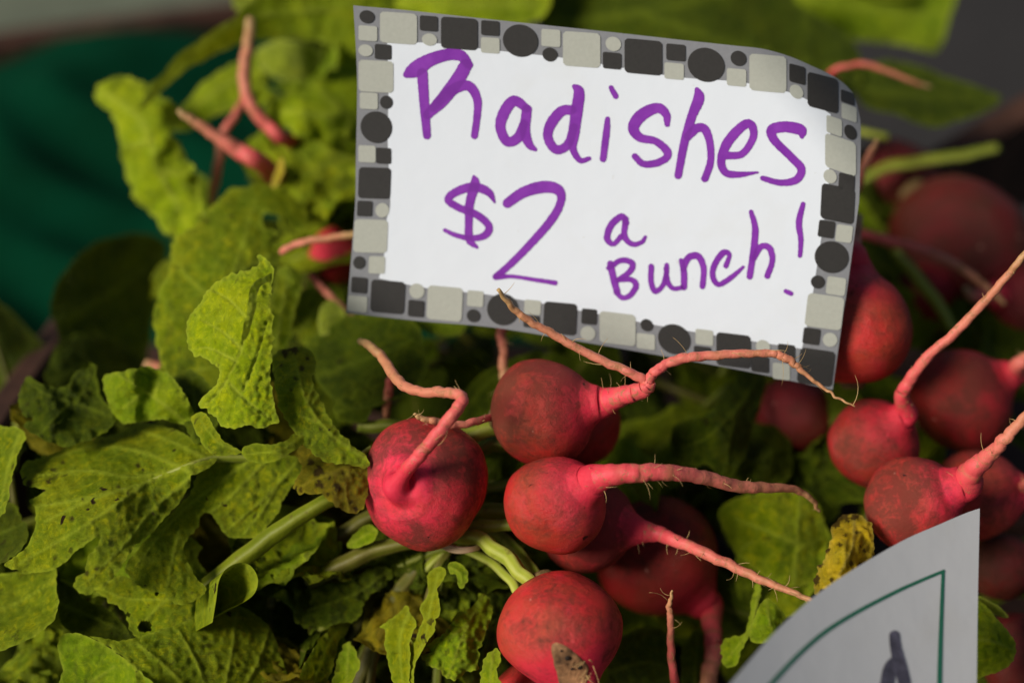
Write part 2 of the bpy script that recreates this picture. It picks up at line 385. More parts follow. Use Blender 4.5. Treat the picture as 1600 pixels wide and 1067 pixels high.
def hairs(path, radii, count, parent, lo=6, hi=28, start=0.1, seed=1, thick=0.55):
    rng = random.Random(seed); vs_, fs = [], []
    n = len(path)
    for _ in range(count):
        i = rng.randint(int(n * start), n - 2); p = path[i]; t = (path[i + 1] - path[i]).normalized()
        s = t.orthogonal().normalized(); s.rotate(Matrix.Rotation(rng.uniform(0, 6.283), 3, t))
        u = K * 0.45; ln = rng.uniform(lo, hi) * u * (1 if rng.random() < .75 else 1.7)
        d = (s * rng.uniform(.25, .8) + t * rng.uniform(-.2, 1.0)).normalized(); q = p + s * radii[i] * 0.7
        pts = []; bend = Vector((rng.uniform(-1, 1), rng.uniform(-1, 1), rng.uniform(-1, 1))) * 0.25
        for k in range(6):
            pts.append(q.copy()); d = (d + bend).normalized(); q = q + d * ln / 5
        r0 = thick * u * rng.uniform(.7, 1.3)
        v, f, _, _ = tube(pts, [r0 * (1 - .13 * k) for k in range(6)], 5)
        o = len(vs_); vs_ += v; fs += [tuple(x + o for x in ff) for ff in f]
    return tag(mk('root_hairs', vs_, fs, M['hair'], parent), kind='stuff')

PROF = [(-0.84, 0.0), (-0.90, .10), (-.93, .22), (-.88, .43), (-.72, .68), (-.42, .90), (-.08, .995), (.22, .97), (.50, .86), (.72, .69), (.87, .50)]
def radish(label, c, d, r, axis, neck, root=None, mat='radish', elong=1.0, nhair=10, seed=1, flare=1.0, dirt=0.3, group='radishes in the heap', pink=1.0, hl=(6, 26), squash=1.0):
    """c: centre pixel, d: depth, r: radius px, axis: camera-space direction crown -> root, neck: (end z / R, radius px), root rows (px,py,depth,radius px) after the neck"""
    cen = P(c[0], c[1], d); R = r * K * d; ax = V(*axis)
    t = thing('radish', cen, label, 'radish', group)
    nz, nrp = neck; nr = nrp / r
    pr = list(PROF) + ([] if root else [(.95, .33), (1.0, .17), (1.015, 0.0)])
    pc = crom(pr, 5)
    e1 = ax.orthogonal().normalized(); e2 = ax.cross(e1); seg = 56
    vs_, fs, pk, dr = [], [], [], []
    def lumpf(ca, sa, rr, z): return 1 + 0.15 * fn(ca * rr * .8 + seed * 3.1, sa * rr * .8, z * .8 + seed) + .04 * fn(ca * rr * 1.8 + seed * 1.3, sa * rr * 1.8, z * 1.8) + 0.014 * fn(ca * rr * 3 + seed, sa * rr * 3, z * 3 + seed * 2)
    def dirtf(p): return dirt * (0.5 + fn(p.x * 40 + seed, p.y * 40, p.z * 40) + .6 * max(0, (p - cen).normalized().z))
    for i, (z, rr) in enumerate(pc):
        rr = max(rr, 0.004)
        for k in range(seg):
            a = 2 * math.pi * k / seg; ca, sa = math.cos(a), math.sin(a)
            p = cen + ax * (z * R * elong) + (e1 * ca * squash + e2 * sa) * (rr * R * lumpf(ca, sa, rr, z))
            vs_.append(p)
            near = min(1, max(0, (z - 0.22) / 0.65))
            pk.append(pink * near * (.5 + .5 * near)); dr.append(dirtf(p))
    n = len(pc); NB_ = 20
    if root:
        Re = R * elong
        ctl = [(*(cen + ax * (.87 * Re)), nr * R), (*(cen + ax * (1.05 * Re)), nr * R)] + ([(*(cen + ax * (1.22 * Re)), nr * R)] if nz >= 1.2 else []) + [(*P(*q[:3]), q[3] * K * q[2]) for q in root]
        arr = crom(ctl, 9); path = [Vector(a[:3]) for a in arr]; rad = [max(a[3], .00012) for a in arr]
        lam = max(.10, (.5 - nr) / 1.27) * R * flare; sl_ = 0
        for i in range(len(rad)):
            if i: sl_ += (path[i] - path[i - 1]).length
            rad[i] += (.5 * R - nr * R) * math.exp(-sl_ / lam - .25 * (sl_ / lam) ** 2 * .3)
        for i in range(NB_, len(path)):
            path[i] = path[i] + Vector((fn(i * .35, seed, 1), fn(i * .35, seed, 5), fn(i * .35, seed, 9))) * (min(1, (i - NB_) / 8) * .0005)
        nrm = e1.copy()
        for i in range(1, NB_ + 1):
            T = (path[min(i + 1, len(path) - 1)] - path[i - 1]).normalized(); nrm = (nrm - T * nrm.dot(T)).normalized(); bn = T.cross(nrm)
            wl = max(0, 1 - i / 10)
            for k in range(seg):
                a = 2 * math.pi * k / seg; ca, sa = math.cos(a), math.sin(a)
                r = rad[i] * (1 + (lumpf(ca, sa, .5, .87) - 1) * wl)
                p = path[i] + (nrm * ca + bn * sa) * r
                vs_.append(p); pk.append(pink); dr.append(dirtf(p) * .6)
        n += NB_
    for i in range(n - 1):
        for k in range(seg):
            a = i * seg + k; b = i * seg + (k + 1) % seg; fs.append((a, b, b + seg, a + seg))
    nk = [0.0] * (len(pc) * seg) + [min(1, max(0, (i - 5) / 12)) for i in range(1, NB_ + 1) for k in range(seg)] if root else [0.0] * len(vs_)
    bulb = mk('bulb', vs_, fs, M[mat], t, {'pink': pk, 'dirt': dr, 'neck': nk})
    v, f, al, st = tube([cen - ax * R * elong * .84, cen - ax * R * elong * .95, cen - ax * R * elong * 1.03], [R * .27, R * .24, R * .17], 14, .25, .003, seed=seed)
    mk('crown', v, f, M['crown'], t)
    if root and len(path) > NB_ + 2:
        v, f, al, st = tube(path[NB_ - 2:], [r * (.95 if i < 2 else 1) for i, r in enumerate(rad[NB_ - 2:])], 28, .16, .0022, seed=seed * 1.7)
        ring = [max(0, min(1, 3 * (fn(a * 26, seed, 3) - .12))) for a in al]
        rt = mk('taproot', v, f, M['root'], t, {'along': al, 'ring': ring})
        if nhair: hairs(path[NB_ - 6:], rad[NB_ - 6:], int(nhair * 1.8), rt, hl[0], hl[1], .02, seed)
    return t, cen, R, ax

G1, G2, G3 = 'radishes of the front bunch', 'radishes of the right bunch', 'radishes deep in the heap'
radish('squat radish left in the front bunch, thin root bent sharply toward the leaves', (664, 753), .456, 100, (-.36, .06, .93), (1.13, 12),
       [(634, 736, .4325, 11.5), (648, 720, .4295, 11), (668, 697, .428, 11), (692, 668, .4275, 10.5), (716, 636, .427, 10), (722, 621, .428, 9), (700, 613, .432, 8.5), (655, 612, .440, 8), (622, 595, .448, 8.5), (600, 562, .458, 8), (580, 542, .464, 7), (562, 532, .47, 5)], 'radish_pink', .92, 7, 1, .42, .75, G1, squash=1.02)
radish('top radish of the front bunch, brown-dusted, with a thick root forking before the sign', (848, 643), .463, 84, (.92, .16, .32), (1.42, 17),
       [(974, 618, .4515, 15), (1000, 611, .448, 13.5), (1014, 603, .446, 10.5), (1007, 594, .446, 8), (975, 578, .446, 7), (920, 553, .447, 7), (860, 520, .447, 6.5), (825, 500, .446, 6), (800, 480, .444, 5), (778, 452, .440, 3)], 'radish', 1.0, 16, 2, 1.15, .9, G1)
radish('radish half hidden behind the top radish of the front bunch', (903, 664), .493, 66, (.5, -.3, -.8), (1.2, 8), None, 'radish', 1, 0, 3, 1, .3, G1)
radish('middle radish of the front bunch with a long thick pink root reaching right', (867, 787), .449, 75, (.62, .45, .60), (1.36, 19),
       [(962, 741, .4335, 16), (1002, 739, .4325, 14.5), (1045, 738, .434, 12.5), (1100, 746, .440, 11), (1150, 759, .446, 10), (1200, 762, .452, 8), (1240, 764, .458, 6), (1268, 780, .462, 4), (1280, 800, .466, 2)], 'radish', 1.06, 14, 4, 1.5, .45, G1)
radish('scabbed radish behind the middle one, its straight root pointing at the lower card', (914, 816), .474, 78, (.83, -.08, .42), (1.30, 12),
       [(1030, 834, .463, 11), (1064, 848, .457, 10), (1110, 868, .450, 9), (1160, 892, .446, 7.5), (1210, 914, .441, 6), (1250, 930, .437, 4.5), (1285, 946, .434, 3.5)], 'radish', 1.0, 24, 5, 1.1, 1.0, G1)
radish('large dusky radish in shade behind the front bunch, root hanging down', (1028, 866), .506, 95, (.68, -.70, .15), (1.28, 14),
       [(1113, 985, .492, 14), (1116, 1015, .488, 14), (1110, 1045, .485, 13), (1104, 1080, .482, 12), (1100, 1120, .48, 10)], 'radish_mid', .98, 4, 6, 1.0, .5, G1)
rb = radish('bright pink radish at the bottom with a torn brown scar', (875, 982), .441, 97, (.30, -.80, .45), (1.22, 13),
       [(912, 1092, .425, 12), (920, 1120, .422, 10), (935, 1150, .42, 8)], 'radish_pink', .95, 10, 7, .9, .35, G1)
radish('radish peeping out below the bright pink one at the bottom edge', (838, 1112), .462, 82, (-.3, -.6, .6), (1.2, 10), None, 'radish_pink', 1, 0, 8, 1, .2, G1)
radish('round radish left in the right bunch, long thin root rising to the right', (1366, 693), .489, 70, (.42, .62, .66), (1.28, 12),
       [(1409, 619, .4715, 11), (1420, 597, .468, 9.5), (1445, 562, .463, 8.5), (1490, 522, .458, 7.5), (1535, 475, .452, 7), (1575, 430, .447, 6), (1602, 395, .444, 5), (1630, 350, .44, 4)], 'radish_mid', .97, 10, 9, 1.0, .3, G2, hl=(5, 14))
radish('shaded dull radish behind the round one in the right bunch', (1500, 624), .522, 80, (.80, .45, .3), (1.25, 12),
       [(1590, 570, .508, 11), (1612, 556, .505, 10), (1640, 540, .50, 9)], 'radish_mid', .96, 2, 10, 1, .6, G2)
radish('radish just above the lower card, hairy conical root pointing up right', (1426, 786), .466, 75, (.75, .40, .52), (1.34, 22),
       [(1519, 735, .4505, 17), (1546, 711, .445, 12.5), (1568, 688, .440, 9.5), (1590, 664, .438, 8), (1610, 640, .436, 6), (1640, 600, .434, 4)], 'radish_pink', 1.0, 16, 11, 1.7, .8, G2)
radish('shaded radish at the right edge behind the one with the conical root', (1528, 772), .497, 68, (.9, .1, .3), (1.25, 12),
       [(1600, 760, .486, 9), (1625, 745, .48, 7), (1650, 735, .48, 5)], 'radish', 1.05, 6, 12, 1.2, .7, G2)
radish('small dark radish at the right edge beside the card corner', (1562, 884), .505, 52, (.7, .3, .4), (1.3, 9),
       [(1625, 860, .49, 7), (1650, 850, .49, 5)], 'radish_shaded', 1.05, 0, 13, 1, .7, G2)
radish('dim radish at the right edge below the yellow-green leaf', (1592, 1030), .490, 62, (-.2, .85, .3), (1.25, 9), None, 'radish_shaded', 1.2, 0, 14, 1, .5, G2)
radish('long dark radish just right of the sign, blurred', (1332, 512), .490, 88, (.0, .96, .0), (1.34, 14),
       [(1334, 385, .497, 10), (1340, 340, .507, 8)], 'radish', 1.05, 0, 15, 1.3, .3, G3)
radish('dim radish below the lower right corner of the sign', (1246, 648), .540, 64, (-.5, .3, .4), (1.2, 9), None, 'radish_shaded', 1.05, 0, 16, 1, .3, G3)
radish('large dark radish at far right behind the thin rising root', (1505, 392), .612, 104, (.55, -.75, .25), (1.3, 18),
       [(1590, 500, .59, 14), (1620, 540, .58, 10)], 'radish_shaded', 1.25, 0, 17, 1.3, .4, G3)
radish('dim radish far back beside the pale stalk right of the sign', (1395, 285), .650, 66, (-.4, .5, .4), (1.2, 9), None, 'radish_shaded', 1.1, 0, 25, 1, .3, G3)
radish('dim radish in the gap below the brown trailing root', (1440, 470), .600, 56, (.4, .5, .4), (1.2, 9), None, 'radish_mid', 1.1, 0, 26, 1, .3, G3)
radish('pale-tipped blurred radish at the far right edge', (1600, 470), .585, 62, (-.72, .1, .45), (1.3, 16), [(1520, 462, .572, 9), (1508, 450, .57, 5)], 'radish_shaded', 1.0, 0, 18, 1.1, .3, G3)
radish('deep red radish peeping out left of the sign edge', (528, 396), .570, 52, (-.5, .3, .5), (1.2, 7), None, 'radish', .8, 0, 19, 1, .1, G3)
radish('blurred radish among upper left leaves, thick root pointing left', (492, 312), .608, 40, (-.80, .35, .42), (1.30, 15),
       [(410, 257, .543, 14.5), (370, 234, .538, 13), (330, 208, .535, 9), (300, 188, .533, 7), (278, 174, .532, 4)], 'radish_pink', 1.0, 0, 20, 1.3, .2, G3)
radish('hidden radish at upper left whose root arches upward', (545, 250), .625, 38, (-.85, .25, .35), (1.3, 11),
       [(448, 220, .562, 11), (415, 193, .558, 10), (390, 160, .556, 10), (382, 115, .556, 10), (388, 70, .558, 9), (392, 30, .56, 7)], 'radish_pink', 1, 0, 21, 1.2, .2, G3)
radish('hidden radish behind the sign with a thin root at its top right corner', (1250, 160), .60, 48, (.7, .4, .3), (1.3, 7),
       [(1300, 112, .575, 4.5), (1345, 101, .572, 4.5), (1395, 115, .572, 4), (1430, 130, .574, 3.5), (1455, 136, .576, 2)], 'radish_shaded', 1, 4, 22, 1, .2, G3)
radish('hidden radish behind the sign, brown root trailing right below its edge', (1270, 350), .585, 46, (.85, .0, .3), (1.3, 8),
       [(1345, 364, .560, 8), (1400, 380, .556, 8), (1450, 394, .553, 7.5), (1500, 418, .550, 7), (1545, 452, .548, 5), (1570, 475, .547, 3)], 'radish_shaded', 1, 3, 23, 1, .2, G3)
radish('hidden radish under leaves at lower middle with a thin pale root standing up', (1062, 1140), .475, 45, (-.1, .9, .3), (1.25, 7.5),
       [(1054, 1065, .458, 7), (1048, 1010, .452, 6), (1048, 970, .448, 5.5), (1046, 945, .446, 4), (1051, 922, .444, 1.5)], 'radish', 1, 3, 24, 1, .2, G3, hl=(12, 30))

# ------------------------------------------------------------------ loose roots
def loose_root(label, pts, nh=6, seed=1, hl=(6, 22)):
    path, rad = pxpath(pts, 10)
    path = [p + Vector((fn(i * .3, seed, 2), fn(i * .3, seed, 4), fn(i * .3, seed, 6))) * .0006 for i, p in enumerate(path)]
    t = thing('loose_root', path[0], label, 'root', 'stray roots')
    v, f, al, st = tube(path, rad, 12, .25, .0026, seed=seed)
    r = mk('root_strand', v, f, M['root'], t, {'along': [min(1, .25 + .75 * a) for a in al], 'ring': [max(0, 3 * (fn(a * 20, seed, 1) - .15)) for a in al]})
    if nh: hairs(path, rad, nh, r, hl[0], hl[1], .1, seed)
loose_root('root branch crossing the bottom border of the sign to the right, ending in fine fibres', [(1012, 598, .446, 8), (1022, 582, .445, 8), (1048, 566, .444, 8), (1090, 557, .443, 8), (1150, 553, .442, 7), (1195, 552, .4415, 6), (1218, 555, .441, 6.5), (1238, 566, .441, 6), (1256, 582, .4405, 4), (1285, 605, .440, 2.6), (1310, 622, .439, 2), (1336, 635, .438, 1.2)], 22, 31, (14, 42))
loose_root('thin rootlet lying between the left and top radishes of the front bunch', [(775, 650, .462, 6), (745, 658, .455, 6), (710, 664, .451, 6), (680, 658, .449, 5.5), (660, 654, .448, 4.5), (648, 648, .447, 2.5)], 9, 32, (8, 20))
loose_root('short pink root standing behind the top radish of the front bunch', [(786, 500, .505, 8), (783, 520, .503, 8), (787, 548, .500, 7), (786, 575, .498, 7), (790, 610, .497, 7)], 3, 33, (20, 45))
loose_root('thin brown blurred root at upper left crossing under the pink root', [(385, 150, .575, 6), (368, 180, .572, 6.5), (348, 212, .570, 7), (342, 250, .568, 7), (334, 290, .566, 7), (330, 320, .565, 6)], 0, 34)
loose_root('brown root left of the sign in front of the deep red radish', [(395, 412, .52, 3), (430, 398, .516, 5), (470, 380, .513, 6), (515, 372, .511, 6), (565, 366, .51, 6)], 3, 35)
loose_root('short tan root slanting down behind the lower left corner of the sign', [(485, 430, .53, 4), (505, 452, .528, 6), (530, 475, .526, 5), (552, 495, .525, 4)], 0, 36)
loose_root('small orange root rising beside the right edge of the sign', [(1338, 300, .53, 7), (1347, 268, .528, 6), (1360, 240, .526, 6), (1372, 218, .524, 3)], 2, 37)
loose_root('blurred tan root hanging below the bent root of the left radish', [(612, 585, .482, 6), (607, 610, .486, 7), (604, 640, .490, 6), (603, 660, .492, 5)], 0, 38)
loose_root('pink root tip at left behind the pale leaf', [(275, 580, .535, 8), (250, 574, .535, 8), (226, 568, .535, 7)], 0, 39)

# torn scar on the bright pink radish
def scar():
    t, cen, R, ax = rb
    px0, d0 = 889, None
    out = crom([(861, 1003), (872, 1001), (893, 1013), (912, 1030), (921, 1045), (917, 1072), (905, 1090), (880, 1085), (868, 1050), (861, 1022)], 5, True)
    from mathutils.bvhtree import BVHTree
    bm_ = next(c for c in t.children if c.name.startswith('bulb')).data
    bv = BVHTree.FromPolygons([v.co + cen for v in bm_.vertices], [tuple(p.vertices) for p in bm_.polygons])
    def sd(px, py):
        rr_ = (P(px, py, 1) - CAM).normalized(); hit = bv.ray_cast(CAM, rr_)[0]
        if hit is not None: return hit
        r = (F + X * (float(px - 800) * K) + U * (float(533.5 - py) * K)).normalized(); oc = CAM - cen
        b = oc.dot(r); c = oc.length_squared - (R * .985) ** 2; D = b * b - c
        tt = -b - math.sqrt(D) if D > 0 else (cen - CAM).length
        return CAM + r * tt
    cx, cy = out.mean(0); vs_, fs = [], []
    n = len(out); rings = 7
    for k in range(rings + 1):
        s = 1 - k / rings
        for p in out:
            x, y = cx + (p[0] - cx) * s, cy + (p[1] - cy) * s
            q = sd(x, y); nrm = (q - cen).normalized()
            h = .0005 * min(1, k) if k < 2 else .0005 - .0002 * (k / rings)
            h += .0004 * fn(x * .09, y * .09, 2) - (0.0003 if k == 0 else 0)
            vs_.append(q + nrm * h)
    for k in range(rings):
        for i in range(n):
            a = k * n + i; b = k * n + (i + 1) % n; fs.append((a, b, b + n, a + n))
    s = mk('torn_scar', vs_, fs, M['wound'], t)
    for x, y, rr in ((886, 1026, 4), (905, 1040, 4), (893, 1042, 2.5), (877, 1015, 2)):
        q = sd(x, y); nrm = (q - cen).normalized(); e = nrm.orthogonal().normalized(); e2 = nrm.cross(e); r = rr * K * .43
        v = [q + nrm * .0013] + [q + nrm * .0008 + (e * math.cos(a) + e2 * math.sin(a)) * r for a in np.linspace(0, 6.283, 11)[:-1]]
        mk('pit', v, [(0, i + 1, (i + 1) % 10 + 1) for i in range(10)], M['pit'], s)
    hp = [sd(917 + 6 * math.sin(k * 1.3), 1030 + k * 8) + (CAM - cen).normalized() * .002 for k in range(6)]
    hairs(hp, [.001] * 6, 14, s, 8, 24, 0, 77)
scar()

# ------------------------------------------------------------------ leaves
GL = 'leaves of the front bunch'; GB = 'blurred leaves behind'
def poly_inside(pts, poly):
    x, y = pts[:, 0], pts[:, 1]; ins = np.zeros(len(pts), bool); n = len(poly); j = n - 1
    for i in range(n):
        xi, yi = poly[i]; xj, yj = poly[j]
        c = ((yi > y) != (yj > y)) & (x < (xj - xi) * (y - yi) / (yj - yi + 1e-12) + xi); ins ^= c; j = i
    return ins
def seg_dist(pts, line):
    best = np.full(len(pts), 1e9); tb = np.zeros(len(pts)); n = len(line) - 1
    for i in range(n):
        a, b = line[i], line[i + 1]; ab = b - a; L2 = ab.dot(ab) + 1e-12
        t = np.clip(((pts - a) @ ab) / L2, 0, 1); dd = np.hypot(*(pts - a - t[:, None] * ab).T)
        m = dd < best; best[m] = dd[m]; tb[m] = (i + t[m]) / n
    return best, tb
def tps(ctrl):
    c = np.asarray(ctrl, float); xy = c[:, :2] / 100; n = len(c)
    def ph(a, b):
        r2 = ((a[:, None] - b[None]) ** 2).sum(-1); return 0.5 * r2 * np.log(r2 + 1e-12)
    A_ = np.zeros((n + 3, n + 3)); A_[:n, :n] = ph(xy, xy) + np.eye(n) * 0.02; Pm = np.c_[np.ones(n), xy]; A_[:n, n:] = Pm; A_[n:, :n] = Pm.T
    w_ = np.linalg.solve(A_ + np.eye(n + 3) * 1e-9, np.r_[c[:, 2], 0, 0, 0])
    return lambda p: ph(p / 100, xy) @ w_[:n] + np.c_[np.ones(len(p)), p / 100] @ w_[n:]
def leaf(label, outline, ctrl, veins=(), mat='leaf', step=7.0, serr=2.2, ruffle=3.0, pucker=1.0, vein_h=1.6, vein_w=4.0, midrib=None, seed=1, group='radish leaves', smooth_n=5, under=True, holes=(), rlam=38, name='radish_leaf', tilt=None, crease=2.6, spots=(), bul=2.3):
    """blade from an outline in picture pixels laid over a depth surface through ctrl points; veins: polylines; midrib: rows (px,py,radius px)"""
    if tilt is None: tilt = .85 if (group == GL and mat != 'yellow' and np.mean([p[1] for p in outline]) > 640 and np.mean([p[0] for p in outline]) < 620) else 0
    yc = np.mean([p[1] for p in outline]); ctrl = [(a, b, c + tilt * K * c * (yc - b)) for a, b, c in ctrl]
    vein_h *= 1.7; pucker *= 1.3; serr *= 1.6; ruffle *= 1.45
    if group == GL: step *= .72; vein_w *= .85
    ol = crom(outline, smooth_n, True)
    # resample to even steps and roughen the margin
    per = np.r_[ol, ol[:1]]; sl_ = np.hypot(*np.diff(per, axis=0).T); cum = np.r_[0, np.cumsum(sl_)]; tot = cum[-1]
    m = max(24, int(tot / (step * .7))); tt = np.linspace(0, tot, m + 1)[:-1]
    ol = np.c_[np.interp(tt, cum, per[:, 0]), np.interp(tt, cum, per[:, 1])]
    tg = np.roll(ol, -1, 0) - np.roll(ol, 1, 0); tg /= np.hypot(*tg.T)[:, None] + 1e-9; nm = np.c_[tg[:, 1], -tg[:, 0]]
    ns = np.array([fn(t / 16, seed * 3.3, 0) + .8 * fn(t / 7, seed, 4) + 1.2 * fn(t / 45, seed, 9) for t in tt])
    ol = ol + nm * (ns * serr)[:, None]
    x0, y0 = ol.min(0); x1, y1 = ol.max(0)
    gx, gy = np.meshgrid(np.arange(x0, x1, step), np.arange(y0, y1, step * .87)); gx[1::2] += step / 2
    g = np.c_[gx.ravel(), gy.ravel()] + (np.random.rand(gx.size, 2) - .5) * step * .3
    g = g[poly_inside(g, ol)]
    if len(g):
        dB, _ = seg_dist(g, np.r_[ol, ol[:1]]); g = g[dB > step * .45]
    allp = np.r_[ol, g] if len(g) else ol
    res = delaunay_2d_cdt([Vector(p) for p in allp], [(i, (i + 1) % m) for i in range(m)], [], 1, 1e-4)
    vv = np.array([[p.x, p.y] for p in res[0]]); ff = [tuple(f) for f in res[2]]
    if holes:
        ff = [f for f in ff if not any(math.hypot(vv[list(f), 0].mean() - h[0], vv[list(f), 1].mean() - h[1]) < h[2] * (1 + .3 * fn(vv[f[0], 0] * .1, vv[f[0], 1] * .1, h[0])) for h in holes)]
    dd = tps(ctrl)(vv); scale = K * dd.mean()
    eb, et = seg_dist(vv, np.r_[ol, ol[:1]])
    vein = np.zeros(len(vv)); disp = np.zeros(len(vv))
    vl = [crom(v, 6) for v in veins]
    if midrib is not None: vl.append(crom(np.asarray(midrib)[:, :2], 6))
    near = np.full(len(vv), 1e9)
    for i, v in enumerate(vl):
        dv, tv = seg_dist(vv, v); wv = vein_w * (1.3 if i == len(vl) - 1 and midrib is not None else 1) * (1 - .6 * tv)
        vein = np.maximum(vein, np.exp(-(dv / wv) ** 2)); near = np.minimum(near, dv)
    sg = 1 if under else -1
    disp += sg * vein_h * vein
    for i, (x, y) in enumerate(vv):
        e = math.exp(-eb[i] / 28)
        disp[i] += ruffle * (.35 + e) * (fn(x / rlam, y / rlam, seed * 2.7) + .4 * fn(x / rlam * 2.2, y / rlam * 2.2, seed))
        if group == GL:
            vd = noise.voronoi(Vector((x / 17 + .5 * fn(x / 20, y / 20, 3), y / 17 + .5 * fn(x / 20, y / 20, 8), seed * 1.3)))[0]
            disp[i] += bul * min(1.0, (vd[1] - vd[0]) * 1.8) * (1 - .7 * vein[i])
        disp[i] += crease * ((1 - abs(fn(x / 26 + 7, y / 26, seed * 1.9)) * 1.6) ** 3 + .6 * (1 - abs(fn(x / 13, y / 13 + 3, seed * 4.1)) * 1.6) ** 3)
        disp[i] += pucker * (abs(fn(x / 11, y / 11, seed * 5.1)) * 2 - .5) * (1 - .6 * vein[i]) + pucker * .6 * fn(x / 7, y / 7, seed)
    dd = dd - disp * scale
    pts = [P(x, y, d) for (x, y), d in zip(vv, dd)]
    fs = []
    for f in ff:
        a, b, c = (pts[k] for k in f[:3])
        fs.append(f if (b - a).cross(c - a).dot(CAM - a) > 0 else f[::-1])
    t = thing(name, P(outline[0][0], outline[0][1], ctrl[0][2]), label, 'leaf', group)
    at = {'vein': vein, 'edge': np.exp(-eb / 3.0)}
    if spots:
        sp = np.zeros(len(vv)); wob = np.array([fn(x * .25, y * .25, seed) for x, y in vv])
        for sx, sy, sr in spots: sp = np.maximum(sp, np.clip((sr * (1 + .7 * wob) - np.hypot(vv[:, 0] - sx, vv[:, 1] - sy)) / 2.0 + .5, 0, 1))
        at['spot'] = sp
    bl = mk('blade', pts, fs, M[mat], t, at)
    if midrib is not None:
        mr = np.asarray(midrib, float); c = crom(mr, 6); dm = tps(ctrl)(c[:, :2])
        path = [P(a[0], a[1], d + a[2] * .30 * scale) for a, d in zip(c, dm)]
        v, f, al, st = tube(path, [a[2] * scale for a in c], 10, .12, .004, ridges=3, seed=seed)
        mk('midrib', v, f, M['stem_pale' if mat in ('fresh', 'pale') else 'stem'], t, {'streak': st})
    return t
def stalk(label, pts, mat='stem', ridges=4, seed=1, group='leaf stalks', flat=1.0, bumps=.10):
    path, rad = pxpath(pts, 8); t = thing('leaf_stalk', path[0], label, 'stalk', group)
    path = [p + Vector((fn(i * .2, seed, 2), fn(i * .2, seed, 4), fn(i * .2, seed, 6))) * .0008 for i, p in enumerate(path)]
    v, f, al, st = tube(path, rad, 18, bumps, .006, ridges=ridges, seed=seed)
    mk('stalk_strand', v, f, M[mat], t, {'streak': st})
    return t
leaf('large yellow-green lobed leaf spreading to the left edge, brown speckled',
     [(36, 755), (38, 726), (70, 713), (118, 695), (157, 682), (186, 677), (208, 664), (230, 661), (262, 668), (298, 684), (332, 704), (336, 722), (302, 744), (295, 764), (281, 783), (253, 814), (230, 837), (205, 859), (194, 879), (169, 910), (152, 924), (135, 930), (117, 918), (119, 905), (132, 893), (135, 876), (146, 859), (160, 838), (146, 841), (121, 862), (96, 882), (65, 893), (39, 896), (20, 890), (8, 880), (28, 865), (42, 854), (53, 831), (56, 809), (53, 792), (46, 783), (66, 768), (50, 762)],
     [(300, 735, .440), (40, 740, .453), (15, 882, .449), (140, 922, .446), (230, 664, .460), (120, 695, .457), (180, 775, .438), (100, 800, .441), (298, 780, .451), (330, 712, .444), (230, 830, .450), (60, 890, .449)],
     [[(298, 738), (230, 708), (150, 697), (80, 716)], [(300, 744), (239, 795), (202, 842), (140, 905)], [(225, 756), (190, 782), (110, 835), (30, 880)], [(328, 717), (270, 690), (215, 670)], [(260, 738), (200, 745), (140, 735), (60, 742)], [(170, 770), (120, 790), (70, 815)]],
     'leaf', 5.0, 2.0, 3.5, 1.0, 2.0, 4.5, [(420, 716, 7), (372, 716, 6.5), (330, 717, 6), (285, 731, 5), (225, 755, 3.6), (180, 768, 2.6), (110, 783, 1.6), (55, 792, .8)], 3, GL, spots=[(98, 722, 3), (112, 810, 4), (75, 752, 4), (135, 895, 4), (152, 888, 3.5), (85, 872, 2.5), (240, 803, 3), (215, 727, 4), (45, 755, 6), (160, 690, 2), (130, 780, 2), (200, 770, 3), (185, 760, 2.5)])
leaf('shaded right lobe of the big speckled leaf with slanting veins, left of the squat radish',
     [(326, 716), (392, 712), (468, 714), (478, 726), (452, 765), (432, 802), (415, 826), (390, 842), (352, 836), (336, 812), (318, 802), (302, 832), (288, 852), (302, 895), (322, 920), (292, 945), (250, 926), (207, 906), (197, 882), (230, 842), (257, 815), (286, 786), (302, 760)],
     [(330, 720, .447), (470, 718, .449), (420, 820, .465), (340, 815, .462), (250, 850, .455), (300, 930, .462), (210, 900, .456), (370, 770, .453)],
     [[(385, 722), (330, 762), (270, 812), (215, 880)], [(412, 724), (350, 785), (318, 805)], [(462, 724), (420, 772), (350, 832)], [(440, 745), (415, 790), (380, 835)], [(280, 830), (270, 870), (260, 920)]],
     'leaf', 5.0, 2.2, 3.0, 1.1, 1.8, 4.0, None, 5, GL)
leaf('ragged torn dull leaf with a hole, below the big speckled leaf',
     [(146, 918), (160, 912), (190, 900), (214, 905), (230, 900), (262, 882), (266, 850), (285, 843), (306, 846), (312, 872), (336, 930), (326, 950), (300, 965), (264, 992), (228, 1004), (208, 990), (192, 955), (166, 938)],
     [(150, 920, .460), (285, 850, .456), (330, 935, .466), (230, 1000, .468), (230, 930, .459), (290, 920, .456)],
     [[(330, 925), (270, 935), (200, 935), (155, 918)], [(300, 930), (280, 890), (270, 850)], [(260, 935), (235, 960), (215, 985)]],
     'leaf', 5.0, 3.5, 4.0, 1.5, 1.6, 3.5, None, 6, GL, holes=[(226, 978, 10), (245, 925, 4), (200, 960, 4)])
